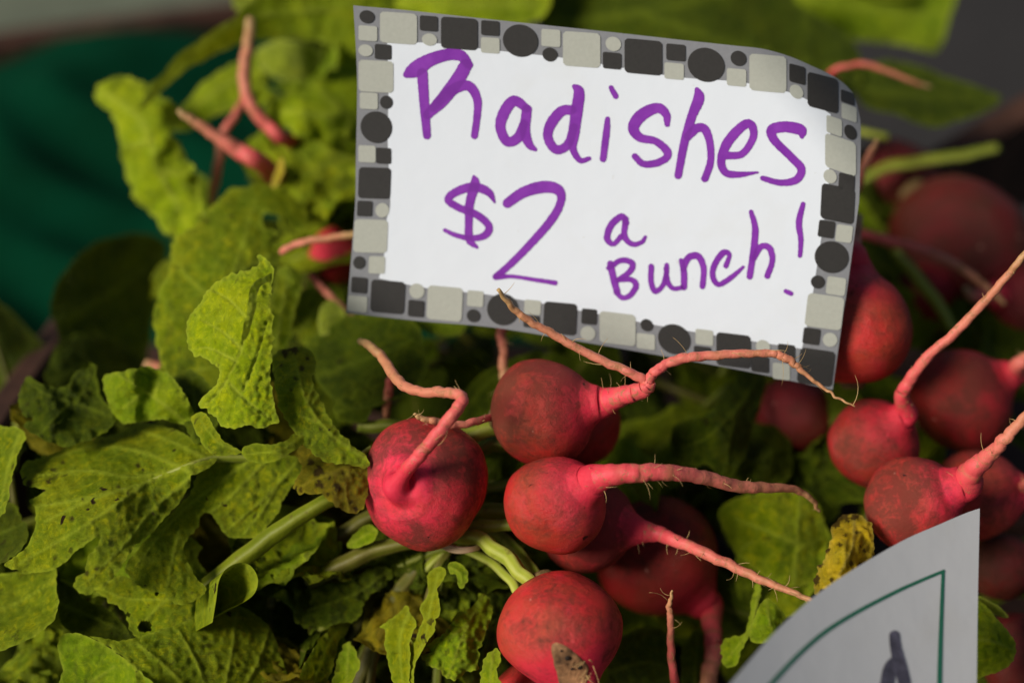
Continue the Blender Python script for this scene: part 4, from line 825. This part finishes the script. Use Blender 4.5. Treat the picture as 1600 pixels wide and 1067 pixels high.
stalk('green stalk slanting from the lower left leaves up behind the blotched leaf', [(318, 918, .462, 12), (380, 872, .458, 14), (440, 826, .455, 13), (505, 786, .455, 11), (560, 760, .458, 9)], 'stem_mid', 4, 9, GS)
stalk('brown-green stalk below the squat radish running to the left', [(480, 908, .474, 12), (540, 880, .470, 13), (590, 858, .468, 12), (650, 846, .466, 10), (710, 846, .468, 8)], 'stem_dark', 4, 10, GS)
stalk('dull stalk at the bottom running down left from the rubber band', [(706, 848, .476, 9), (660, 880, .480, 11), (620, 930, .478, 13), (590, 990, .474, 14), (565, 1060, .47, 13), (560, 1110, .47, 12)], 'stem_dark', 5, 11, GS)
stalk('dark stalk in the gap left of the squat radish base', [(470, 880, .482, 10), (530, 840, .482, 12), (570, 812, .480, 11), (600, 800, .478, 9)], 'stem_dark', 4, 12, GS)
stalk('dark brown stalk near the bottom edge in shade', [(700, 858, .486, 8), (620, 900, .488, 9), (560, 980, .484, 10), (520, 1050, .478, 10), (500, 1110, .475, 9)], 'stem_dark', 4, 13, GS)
stalk('green stalk lying behind the squat radish in the dark gap', [(560, 664, .490, 9), (610, 668, .488, 10), (680, 670, .486, 10), (740, 676, .486, 9)], 'stem', 4, 14, GS)
stalk('pale blurred stalk at the right pointing to the far right', [(1340, 285, .62, 7), (1390, 262, .62, 9), (1450, 252, .622, 9), (1510, 243, .624, 9), (1558, 232, .626, 8)], 'stem', 3, 15, 'blurred stalks')
stalk('dim green stalk in shade right of the sign below the trailing root', [(1400, 390, .575, 9), (1430, 430, .570, 10), (1470, 480, .565, 9), (1490, 520, .56, 8)], 'stem', 3, 16, 'blurred stalks')
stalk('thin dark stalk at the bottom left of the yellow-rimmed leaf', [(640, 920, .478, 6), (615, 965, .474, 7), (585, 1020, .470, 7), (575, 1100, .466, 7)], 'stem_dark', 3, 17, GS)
for k, (x1, y1, x2, y2, dd, r, mm) in enumerate([(600, 905, 500, 985, .482, 8, 'stem'), (640, 930, 560, 1030, .480, 8, 'stem'), (668, 950, 625, 1090, .476, 9, 'stem_dark'), (560, 880, 430, 930, .486, 9, 'stem'), (690, 950, 680, 1090, .482, 7, 'stem'), (585, 930, 470, 1060, .488, 8, 'stem_dark')]):
    lab = ['slim green stalk fanning left below the withered leaf', 'slim green stalk crossing the bottom middle', 'dull stalk behind the torn triangular leaf', 'green stalk fanning far left under the squat radish', 'upright slim stalk behind the mossy leaf', 'dull stalk fanning to the bottom edge at left'][k]
    stalk(lab, [(712 - k * 3, 852, .474 + k * .002, 6), ((x1 + 700) / 2, (y1 + 850) / 2 - 6, dd - .003, r * .9), (x1, y1, dd, r), (x2, y2, dd - .004, r)], mm, 4, 20 + k, GS)
def rubber_band():
    t = thing('rubber_band', P(715, 850, .465), 'beige rubber band tied round the stalks under the squat radish', 'rubber band')
    for k in range(3):
        pts = [(684 + 3 * k, 838, .470, 2.6), (692, 848 + k * 3, .461, 2.8), (712, 855 + k * 3.4, .457, 2.8), (735, 856 + k * 2.2, .457, 2.8), (752, 850 + k * 1.5, .462, 2.6), (756, 836, .474, 2.4)]
        path, rad = pxpath(pts, 8); v, f, al, st = tube(path, rad, 8)
        mk('band_loop', v, f, M['band'], t)
rubber_band()
# ------------------------------------------------------------------ filler leaves packing the heap: copies of a few leaf shapes
def proto(seed, mat, L=.085, W=.030, rib=.0022):
    rng = random.Random(seed); n = 26; mw = 12
    t = thing('radish_leaf', (0, 0, 0), 'leaf', 'leaf', 'leaves packed under the heap')
    vs_, fs, ve, ed = [], [], [], []
    bend = rng.uniform(-.9, .9); side = rng.uniform(-.5, .5); twist = rng.uniform(-.8, .8); cup = rng.uniform(-.5, .6)
    for i in range(n + 1):
        s = i / n; y = L * s
        wl = W * (math.sin(math.pi * min(1, .06 + s * .95)) ** .6) * (.35 + .75 * s) * (1 + .28 * math.sin(s * 17 + seed) * (1 - s))
        wr = W * (math.sin(math.pi * min(1, .06 + s * .95)) ** .6) * (.35 + .75 * s) * (1 + .28 * math.sin(s * 15 + seed * 2) * (1 - s))
        zb = bend * L * s * s * .6; xb = side * L * s * s * .5
        for j in range(-mw, mw + 1):
            u = j / mw; wv = (wl if u < 0 else wr) * u
            e = abs(u)
            wv *= 1 + .06 * fn(s * 22, u, seed) * e
            z = zb + cup * abs(wv) * 1.2 + .0045 * e * fn(s * 7 + seed, u * 1.5, seed) + .0018 * fn(s * 20, u * 5, seed) - .0014 * math.exp(-(u / .05) ** 2)
            side_v = abs(math.sin((s * 8 - e * 1.6) * math.pi)) ** 6
            z -= .0007 * side_v
            a = twist * s
            vs_.append(Vector((xb + wv * math.cos(a) - 0 * z, y, z + wv * math.sin(a))))
            ve.append(max(math.exp(-(u / .06) ** 2), .7 * (1 - abs(math.sin((s * 8 - e * 1.6) * math.pi))) ** 4)); ed.append(math.exp(-(1 - e) * 9))
    k = 2 * mw + 1
    for i in range(n):
        for j in range(k - 1):
            a = i * k + j; fs.append((a, a + 1, a + k + 1, a + k))
    mk('blade', vs_, fs, M[mat], t, {'vein': ve, 'edge': ed})
    path = [vs_[i * k + mw] + Vector((0, 0, -.0006)) for i in range(n)]
    if rib > .001: path = [path[0] + Vector((0, -.03, 0)), path[0] + Vector((0, -.014, 0))] + path
    v, f, al, st = tube(path, [rib * (1 - .8 * i / len(path)) for i in range(len(path))], 8, ridges=3)
    mk('midrib', v, f, M['stem' if mat != 'dark' else 'stem_dark'], t, {'streak': st})
    return t
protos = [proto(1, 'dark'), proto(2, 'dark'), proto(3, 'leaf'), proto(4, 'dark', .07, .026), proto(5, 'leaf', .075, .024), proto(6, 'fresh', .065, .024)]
def frag(seed, mat):
    t = proto(seed, mat, .034, .017, .0005)
    me = t.children[0].data
    for v in me.vertices:
        x, y, z = v.co * 1000
        v.co.z += .0035 * fn(x * .13, y * .13, seed) + .0022 * (1 - abs(fn(x * .22, y * .22, seed + 4)) * 2) + .0010 * fn(x * .6, y * .6, seed)
        v.co.x += .0010 * fn(x * .2, y * .2, seed + 8)
    return t
frags = [frag(11, 'dark'), frag(12, 'leaf'), frag(13, 'fresh'), frag(14, 'leaf'), frag(15, 'brown'), frag(16, 'lit_lime'), frag(17, 'dark')]
protos += frags
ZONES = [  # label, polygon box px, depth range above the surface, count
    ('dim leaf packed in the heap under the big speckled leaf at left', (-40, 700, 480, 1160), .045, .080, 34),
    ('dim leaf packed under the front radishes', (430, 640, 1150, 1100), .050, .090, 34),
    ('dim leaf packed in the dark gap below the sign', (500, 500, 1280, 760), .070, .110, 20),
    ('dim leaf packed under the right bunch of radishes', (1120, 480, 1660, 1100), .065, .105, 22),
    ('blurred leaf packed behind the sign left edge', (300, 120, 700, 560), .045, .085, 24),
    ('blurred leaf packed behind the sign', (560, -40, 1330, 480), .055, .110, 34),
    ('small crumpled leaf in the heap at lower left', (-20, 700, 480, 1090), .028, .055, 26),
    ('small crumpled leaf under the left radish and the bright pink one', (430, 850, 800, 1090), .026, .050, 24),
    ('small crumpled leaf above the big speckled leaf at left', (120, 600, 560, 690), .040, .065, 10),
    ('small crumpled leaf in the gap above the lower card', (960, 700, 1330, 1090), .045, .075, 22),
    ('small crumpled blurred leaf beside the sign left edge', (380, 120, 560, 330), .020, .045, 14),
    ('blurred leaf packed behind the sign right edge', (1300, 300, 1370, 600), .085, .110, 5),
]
first = {id(p): True for p in protos}
rng = random.Random(21)
def surf(py): return .445 + max(0, 850 - py) / 850 * .135
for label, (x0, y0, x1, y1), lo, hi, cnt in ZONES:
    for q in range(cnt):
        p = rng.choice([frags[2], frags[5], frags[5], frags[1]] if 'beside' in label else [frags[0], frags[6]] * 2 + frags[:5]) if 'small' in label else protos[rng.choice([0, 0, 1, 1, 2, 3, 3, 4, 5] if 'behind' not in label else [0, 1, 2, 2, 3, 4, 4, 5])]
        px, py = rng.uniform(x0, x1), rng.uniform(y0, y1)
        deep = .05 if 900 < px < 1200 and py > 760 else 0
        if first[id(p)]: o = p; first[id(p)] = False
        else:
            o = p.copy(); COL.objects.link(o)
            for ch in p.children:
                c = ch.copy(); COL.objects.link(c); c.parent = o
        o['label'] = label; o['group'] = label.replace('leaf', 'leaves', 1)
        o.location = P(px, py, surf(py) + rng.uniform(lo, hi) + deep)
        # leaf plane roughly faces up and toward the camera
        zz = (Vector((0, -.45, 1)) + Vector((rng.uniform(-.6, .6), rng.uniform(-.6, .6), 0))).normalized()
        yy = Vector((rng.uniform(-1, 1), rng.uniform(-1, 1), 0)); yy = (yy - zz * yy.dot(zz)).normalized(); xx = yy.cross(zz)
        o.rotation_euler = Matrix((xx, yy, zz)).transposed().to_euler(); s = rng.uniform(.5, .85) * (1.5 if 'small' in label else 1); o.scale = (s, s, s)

# ------------------------------------------------------------------ price sign
def sign_depth(px, py):
    u = (px - 550) / 780; v = (py - 10) / 500
    d = .4565 - .007 * u + .017 * v + .0014 * math.sin(u * 3.0 + .4) + .0012 * math.sin(v * 2.6 + u * 2)
    q = ((px - 1150) * .771 - (py - 88) * .638)
    if q > 0:
        R_ = 118; q = min(q, 114); d += (R_ - math.sqrt(R_ * R_ - q * q)) * K * .45
    return d
LAY = .00013
def SP(px, py, layer): return P(px, py, sign_depth(px, py) - layer * LAY)
def coons(top, bot, lef, rig, nu, nv):
    def rs(c, n):
        c = crom(c, 10); L = np.r_[0, np.cumsum(np.hypot(*np.diff(c, axis=0).T))]; t = np.linspace(0, L[-1], n)
        return np.c_[np.interp(t, L, c[:, 0]), np.interp(t, L, c[:, 1])]
    t, b, l, r = rs(top, nu), rs(bot, nu), rs(lef, nv), rs(rig, nv)
    u = np.linspace(0, 1, nu)[None, :, None]; v = np.linspace(0, 1, nv)[:, None, None]
    return (1 - v) * t[None] + v * b[None] + (1 - u) * l[:, None] + u * r[:, None] - ((1 - u) * (1 - v) * t[0] + u * (1 - v) * t[-1] + (1 - u) * v * b[0] + u * v * b[-1])
def grid_faces(nu, nv, o=0): return [(o + j * nu + i, o + (j + 1) * nu + i, o + (j + 1) * nu + i + 1, o + j * nu + i + 1) for j in range(nv - 1) for i in range(nu - 1)]
SIGN = thing('price_sign', P(920, 560, .47), 'white price sign with mosaic border reading Radishes $2 a Bunch in purple', 'sign')
def card(name, g, layer, mat, parent, depthfn, thick=0.0, edge_mat=None):
    nv, nu = g.shape[:2]
    v = [P(x, y, depthfn(x, y) - layer * LAY) for x, y in g.reshape(-1, 2)]; f = grid_faces(nu, nv)
    o = mk(name, v, f, mat, parent)
    if thick:
        n = nu * nv
        per = [i for i in range(nu)] + [j * nu + nu - 1 for j in range(1, nv)] + [(nv - 1) * nu + i for i in range(nu - 2, -1, -1)] + [j * nu for j in range(nv - 2, 0, -1)]
        bk = [p + (p - CAM).normalized() * thick for p in v]
        mk('card_back', bk, [x[::-1] for x in f], M['card_edge'], parent)
        m = len(per); vv = [v[i] for i in per] + [bk[i] for i in per]
        mk('card_rim', vv, [(i, (i + 1) % m, m + (i + 1) % m, m + i) for i in range(m)], edge_mat or M['card_edge'], parent, smooth=False)
    return o
g = coons([(552, 9), (640, 17), (750, 29), (940, 49), (1066, 63), (1150, 72), (1193, 77), (1235, 89), (1272, 105), (1300, 118), (1320, 132), (1334, 147)],
          [(541, 489), (660, 502), (773, 512), (920, 536), (1040, 557), (1160, 579), (1301, 609)],
          [(552, 9), (556, 75), (558, 140), (556, 253), (555, 316), (549, 400), (541, 489)],
          [(1334, 147), (1341, 172), (1345, 203), (1343, 301), (1339, 340), (1324, 449), (1312, 530), (1301, 609)], 90, 56)
card('card', g, 0, M['card_grey'], SIGN, sign_depth, .00045)
g2 = coons([(605, 67), (680, 68), (780, 80), (880, 91), (970, 106), (1060, 121), (1140, 127), (1200, 136), (1240, 147), (1268, 160), (1298, 179)],
           [(592, 435), (672, 451), (759, 460), (846, 474), (920, 488), (1031, 509), (1118, 524), (1253, 545)],
           [(605, 67), (607, 140), (606, 225), (610, 316), (604, 344), (600, 400), (592, 435)],
           [(1298, 179), (1297, 225), (1294, 300), (1288, 340), (1276, 420), (1265, 490), (1253, 545)], 90, 50)
card('white_panel', g2, 1, M['paper'], SIGN, sign_depth)
T1, T2, T3, T4 = (520, 0, 3.557), (940, 20, 3.557), (520, 260, 3.557), (920, 320, 3.334)
def tile(T, kind, tone, cx, cy, hx, hy, rot=0.0, shear=.09):
    x0, y0, s = T; n = 40; ring = []
    for k in range(n):
        a = 2 * math.pi * (k + .5) / n; ca, sa = math.cos(a), math.sin(a)
        e = 1.0 if kind == 'c' else (.28 if max(hx, hy) > 70 else .2)
        x = math.copysign(abs(ca) ** e, ca); y = math.copysign(abs(sa) ** e, sa)
        if kind == 's' and e < 1:   # rounded square
            m = max(abs(ca), abs(sa)); x, y = ca / m, sa / m
            r = .22
            if abs(x) > 1 - r and abs(y) > 1 - r:
                vx, vy = abs(x) - (1 - r), abs(y) - (1 - r); L = math.hypot(vx, vy); x = math.copysign(1 - r + vx / L * r, x); y = math.copysign(1 - r + vy / L * r, y)
        X_, Y_ = x * hx, y * hy
        Y_ += X_ * shear; X_ += -Y_ * rot
        ring.append((X_, Y_))
    vs_, fs = [], []
    rings = (1, .75, .45, .15)
    for f in rings:
        for a, b in ring: vs_.append(SP(x0 + (cx + a * f) / s, y0 + (cy + b * f) / s, 2))
    vs_.append(SP(x0 + cx / s, y0 + cy / s, 2))
    for r in range(len(rings) - 1):
        for k in range(n): fs.append((r * n + k, (r + 1) * n + k, (r + 1) * n + (k + 1) % n, r * n + (k + 1) % n))
    o = (len(rings) - 1) * n
    for k in range(n): fs.append((o + k, len(vs_) - 1, o + (k + 1) % n))
    mk('border_circle' if kind == 'c' else 'border_square', vs_, fs, M['tile_dark' if tone == 'd' else 'tile_light'], SIGN)
for T, rows, sh, ro in (
    (T1, 'c d 190 95 42 36|s l 195 187 52 42|c l 182 282 40 33|s d 280 290 47 42|s l 365 158 103 86|s d 533 132 50 42|c l 537 222 42 34|s d 703 188 102 88|s d 875 158 51 41|s l 875 254 52 43|c d 1043 228 98 90|s l 1212 213 53 48|c d 1207 305 42 39|s l 1383 277 104 96', .07, 0),
    (T1, 's l 240 426 97 88|s l 200 562 50 46|c d 298 570 36 37|c d 242 708 88 88|s l 190 857 48 47|s d 283 867 42 44', .05, 0),
    (T2, 'c l 65 175 43 40|s d 58 268 52 46|s d 232 247 105 96|s d 413 222 54 46|s l 403 326 54 45|c d 581 291 103 95|c d 761 255 44 42|s l 750 361 54 48|s l 924 338 103 102', .09, 0),
    (T2, 's d 1088 343 45 50|c l 1083 440 38 38|s d 1230 445 86 96', .26, 0),
    (T2, 's d 1368 472 38 34|s l 1376 557 42 42|s l 1293 630 43 48|c d 1383 665 35 40|s l 1328 790 86 94', .34, 0),
    (T2, 'c l 1270 910 37 38|s d 1362 942 45 46|s d 1312 1062 94 98', .2, .05),
    (T4, 's l 1330 151 43 44|s d 1238 127 43 44|c d 1265 273 90 82|c d 1193 402 37 34|s l 1288 424 50 46|s l 1228 557 97 86|s d 1160 685 45 42|c l 1257 703 38 36|s d 1184 846 93 92', .14, .12),
    (T4, 's l 1003 868 45 42|s d 1030 765 45 38|s d 893 830 46 42|c l 908 740 37 36|s d 754 758 90 86|s l 602 690 46 40|s d 592 772 45 34|c d 445 700 85 78|c d 302 627 33 32|s l 297 712 48 40|s l 150 645 94 82', .12, 0),
    (T3, 's l 137 765 54 44|s d 147 660 45 44|s d 305 725 95 90|c l 467 693 42 42|s d 463 790 45 46|s l 622 762 98 94|s l 792 735 45 44|c d 782 830 38 36|c d 945 795 88 88|s l 1110 783 46 40|s d 1105 862 45 34|s d 1263 845 93 88|s d 1425 835 43 43|c l 1418 928 42 40', .09, .05),
    (T3, 's d 232 93 90 86|s d 177 235 42 43|c l 275 245 38 40|s l 210 388 94 92|c d 147 535 34 36|s l 245 548 45 48', .03, .04)):
    for r in rows.split('|'):
        k, tone, *nums = r.split(); a = [float(z) for z in nums]
        tile(T, k, tone, *a, rot=ro, shear=sh)

def letter(name, strokes, depthfn, mat, parent, layer=2, step=1.15, T=None):
    """union of marker strokes; strokes: (crop transform, rows (x, y, full width))"""
    segs = []
    for si, (T_, rows) in enumerate(strokes):
        x0, y0, s = T_; c = crom([(x0 + a / s, y0 + b / s, w_ / s / 2) for a, b, w_ in rows], 7); segs.append(c)
    allc = np.concatenate(segs); mx = allc[:, 2].max() + 2
    xs = np.arange(allc[:, 0].min() - mx, allc[:, 0].max() + mx, step); ys = np.arange(allc[:, 1].min() - mx, allc[:, 1].max() + mx, step)
    gx, gy = np.meshgrid(xs, ys); pts = np.c_[gx.ravel(), gy.ravel()]
    best = np.full(len(pts), 1e9); cover = np.zeros(len(pts))
    for c in segs:
        sd = np.full(len(pts), 1e9); tpar = np.full(len(pts), -1.0)
        cl = []
        for i in range(len(c) - 1):
            a, b = c[i, :2], c[i + 1, :2]; ab = b - a; t = np.clip(((pts - a) @ ab) / (ab.dot(ab) + 1e-9), 0, 1)
            dd = np.hypot(*(pts - a - t[:, None] * ab).T) - (c[i, 2] * (1 - t) + c[i + 1, 2] * t)
            sd = np.minimum(sd, dd)
        cover += np.clip(.5 - sd / 1.5, 0, 1); best = np.minimum(best, sd)
    best += np.array([.55 * fn(x * .22, y * .22, 7) + .35 * fn(x * .7, y * .7, 3) for x, y in pts])
    ny, nx = gx.shape; S = best.reshape(ny, nx); Cv = np.clip(cover - 1, 0, 1).reshape(ny, nx)
    vid, vs_, fs, ov, rim = {}, [], [], [], []
    def vert(key, x, y, o_, r_):
        if key not in vid:
            vid[key] = len(vs_); vs_.append(P(x, y, depthfn(x, y) - layer * LAY)); ov.append(o_); rim.append(r_)
        return vid[key]
    for j in range(ny - 1):
        for i in range(nx - 1):
            cs = [(j, i), (j, i + 1), (j + 1, i + 1), (j + 1, i)]; val = [S[a] for a in cs]
            if min(val) > 0: continue
            poly = []
            for k in range(4):
                a, b = cs[k], cs[(k + 1) % 4]; va, vb = val[k], val[(k + 1) % 4]
                if va <= 0: poly.append(vert(a, xs[a[1]], ys[a[0]], Cv[a], math.exp(va / 1.6)))
                if (va <= 0) != (vb <= 0):
                    t = va / (va - vb); key = (a, b) if a < b else (b, a)
                    poly.append(vert(key, xs[a[1]] + t * (xs[b[1]] - xs[a[1]]), ys[a[0]] + t * (ys[b[0]] - ys[a[0]]), 0, 1))
            if len(poly) > 2: fs.append(tuple(poly[::-1]))
    return mk(name, vs_, fs, mat, parent, {'overlap': ov, 'rim': rim})
def L_(*st): letter('letter', st, sign_depth, M['ink'], SIGN)
L_((T1, [(410, 415, 40), (462, 385, 88), (540, 335, 74), (640, 305, 66), (712, 312, 62), (755, 362, 48)]), (T1, [(738, 366, 72), (690, 450, 78), (610, 555, 74), (527, 638, 52)]), (T1, [(497, 410, 60), (510, 600, 54), (523, 755, 44)]), (T1, [(560, 600, 50), (640, 520, 60), (715, 478, 60), (770, 490, 55), (805, 570, 46), (797, 680, 40), (787, 755, 40)]))
L_((T1, [(1080, 605, 44), (1005, 562, 60), (948, 635, 64), (932, 715, 56), (970, 788, 55), (1030, 765, 56), (1062, 690, 50)]), (T1, [(1078, 610, 56), (1068, 730, 58), (1092, 805, 45), (1125, 832, 22)]))
L_((T1, [(1328, 612, 52), (1270, 620, 58), (1212, 690, 60), (1195, 765, 52), (1240, 832, 52), (1305, 805, 50), (1340, 710, 50)]), (T1, [(1343, 482, 26), (1368, 515, 60), (1355, 620, 66), (1340, 740, 62), (1335, 830, 42), (1375, 893, 32), (1424, 882, 24)]))
L_((T1, [(1526, 662, 28), (1520, 740, 40), (1502, 883, 38)]), (T2, [(52, 418, 28), (78, 465, 32)]))
L_((T2, [(364, 620, 32), (358, 565, 46), (308, 530, 58), (222, 570, 68), (176, 638, 62), (212, 694, 50), (300, 715, 42), (362, 768, 46), (358, 808, 42), (300, 837, 42), (230, 840, 38), (185, 800, 36)]))
L_((T2, [(530, 428, 26), (540, 478, 62), (500, 580, 52), (460, 720, 48), (425, 905, 42)]), (T2, [(478, 690, 46), (530, 642, 50), (575, 650, 48), (602, 730, 42), (605, 830, 40), (574, 922, 42)]))
L_((T2, [(692, 795, 44), (780, 785, 40), (840, 700, 42), (836, 630, 46), (790, 625, 52), (702, 718, 56), (664, 820, 46), (688, 888, 42), (760, 900, 36), (868, 888, 12)]))
L_((T2, [(1113, 688, 26), (1105, 652, 62), (1020, 635, 62), (946, 652, 58), (962, 712, 48), (1050, 800, 46), (1110, 870, 46), (1080, 930, 44), (990, 945, 36), (895, 920, 30)]))
L_((T3, [(900, 200, 14), (862, 142, 45), (780, 115, 50), (690, 140, 48), (640, 185, 42), (700, 230, 42), (800, 270, 42), (866, 330, 42), (850, 380, 42), (780, 400, 34), (690, 385, 28), (622, 355, 22)]), (T3, [(783, 58, 18), (790, 100, 54), (762, 200, 50), (755, 320, 44), (760, 410, 44), (802, 452, 16)]))
L_((T3, [(970, 205, 54), (1060, 145, 62), (1170, 115, 68), (1250, 130, 60), (1268, 190, 46), (1220, 290, 48), (1100, 430, 44), (980, 550, 40), (905, 612, 34)]), (T3, [(905, 615, 34), (1000, 612, 22), (1120, 630, 24), (1235, 648, 28)]))
L_((T4, [(196, 95, 30), (170, 62, 36), (115, 108, 36), (95, 175, 34), (128, 205, 26), (168, 165, 28)]), (T4, [(192, 75, 32), (186, 165, 32), (228, 206, 28), (275, 195, 24), (294, 168, 18)]))
L_((T4, [(112, 308, 35), (132, 400, 36), (148, 455, 34)]), (T4, [(102, 330, 26), (168, 290, 30), (226, 305, 32), (212, 350, 32), (150, 392, 24)]), (T4, [(152, 393, 24), (220, 390, 28), (246, 420, 32), (216, 470, 30), (175, 484, 28), (142, 455, 28)]))
L_((T4, [(325, 322, 30), (324, 400, 30), (345, 450, 30), (385, 420, 26), (405, 345, 26), (405, 315, 26)]), (T4, [(402, 330, 26), (410, 400, 28), (440, 436, 24), (482, 432, 24)]))
L_((T4, [(482, 292, 28), (495, 350, 34), (495, 430, 34)]), (T4, [(490, 340, 28), (520, 275, 36), (570, 270, 36), (598, 330, 32), (592, 425, 30)]))
L_((T4, [(714, 318, 28), (732, 262, 24), (700, 250, 34), (656, 310, 32), (645, 370, 30), (675, 415, 28), (740, 380, 28), (804, 325, 16)]))
L_((T4, [(845, 38, 24), (866, 120, 34), (860, 220, 36), (838, 373, 34)]), (T4, [(860, 280, 28), (895, 220, 32), (940, 225, 34), (956, 290, 30), (930, 370, 32)]))
L_((T4, [(1116, -2, 26), (1094, 90, 34), (1104, 180, 28), (1100, 265, 24)]), (T4, [(1026, 450, 24), (1052, 462, 26)]))

# ------------------------------------------------------------------ lower card at the right
CARD2 = thing('price_card', P(1330, 1100, .43), 'plain white card with a thin green frame line at the lower right', 'sign')
def d2(px, py):
    u = (1530 - px) / 390
    return .436 - .022 * (py - 800) / 270 - .030 * u - .008 * u * u
g3 = coons([(1095, 1120), (1140, 1068), (1210, 988), (1290, 918), (1400, 850), (1470, 818), (1510, 801), (1531, 794)],
           [(1095, 1180), (1300, 1180), (1420, 1180), (1524, 1180)], [(1095, 1120), (1095, 1150), (1095, 1180)], [(1531, 794), (1528, 930), (1526, 1070), (1524, 1180)], 60, 24)
card('card', g3, 0, M['paper_shaded'], CARD2, d2, .0007)
def ribbon(name, rows, mat):
    c = crom(rows, 8); vs_, fs = [], []
    for i in range(len(c)):
        a = c[max(i - 1, 0), :2]; b = c[min(i + 1, len(c) - 1), :2]; t = (b - a) / np.hypot(*(b - a)); nn = np.array([-t[1], t[0]]) * c[i, 2] / 2
        for s in (-1, 1):
            x, y = c[i, :2] + nn * s; vs_.append(P(x, y, d2(x, y) - 2 * LAY))
    fs = [(2 * i, 2 * i + 1, 2 * i + 3, 2 * i + 2) for i in range(len(c) - 1)]
    mk(name, vs_, fs, mat, CARD2)
ribbon('frame_line', [(1160, 1120, 7), (1210, 1062, 7), (1250, 1020, 6.5), (1290, 986, 6.5), (1340, 955, 6), (1400, 924, 5.5), (1440, 906, 5), (1476, 891, 4.5)], M['green_ink'])
ribbon('frame_line', [(1473.5, 893.5, 5), (1471, 960, 6), (1469, 1020, 7), (1467, 1110, 8)], M['green_ink'])
T5 = (1160, 680, 2.757)
letter('letter', [(T5, [(655, 862, 46), (662, 920, 50), (682, 1000, 56), (698, 1070, 56), (705, 1150, 56)]), (T5, [(660, 962, 36), (636, 1000, 54), (625, 1060, 62), (620, 1150, 70)])], d2, M['grey_ink'], CARD2, 2)
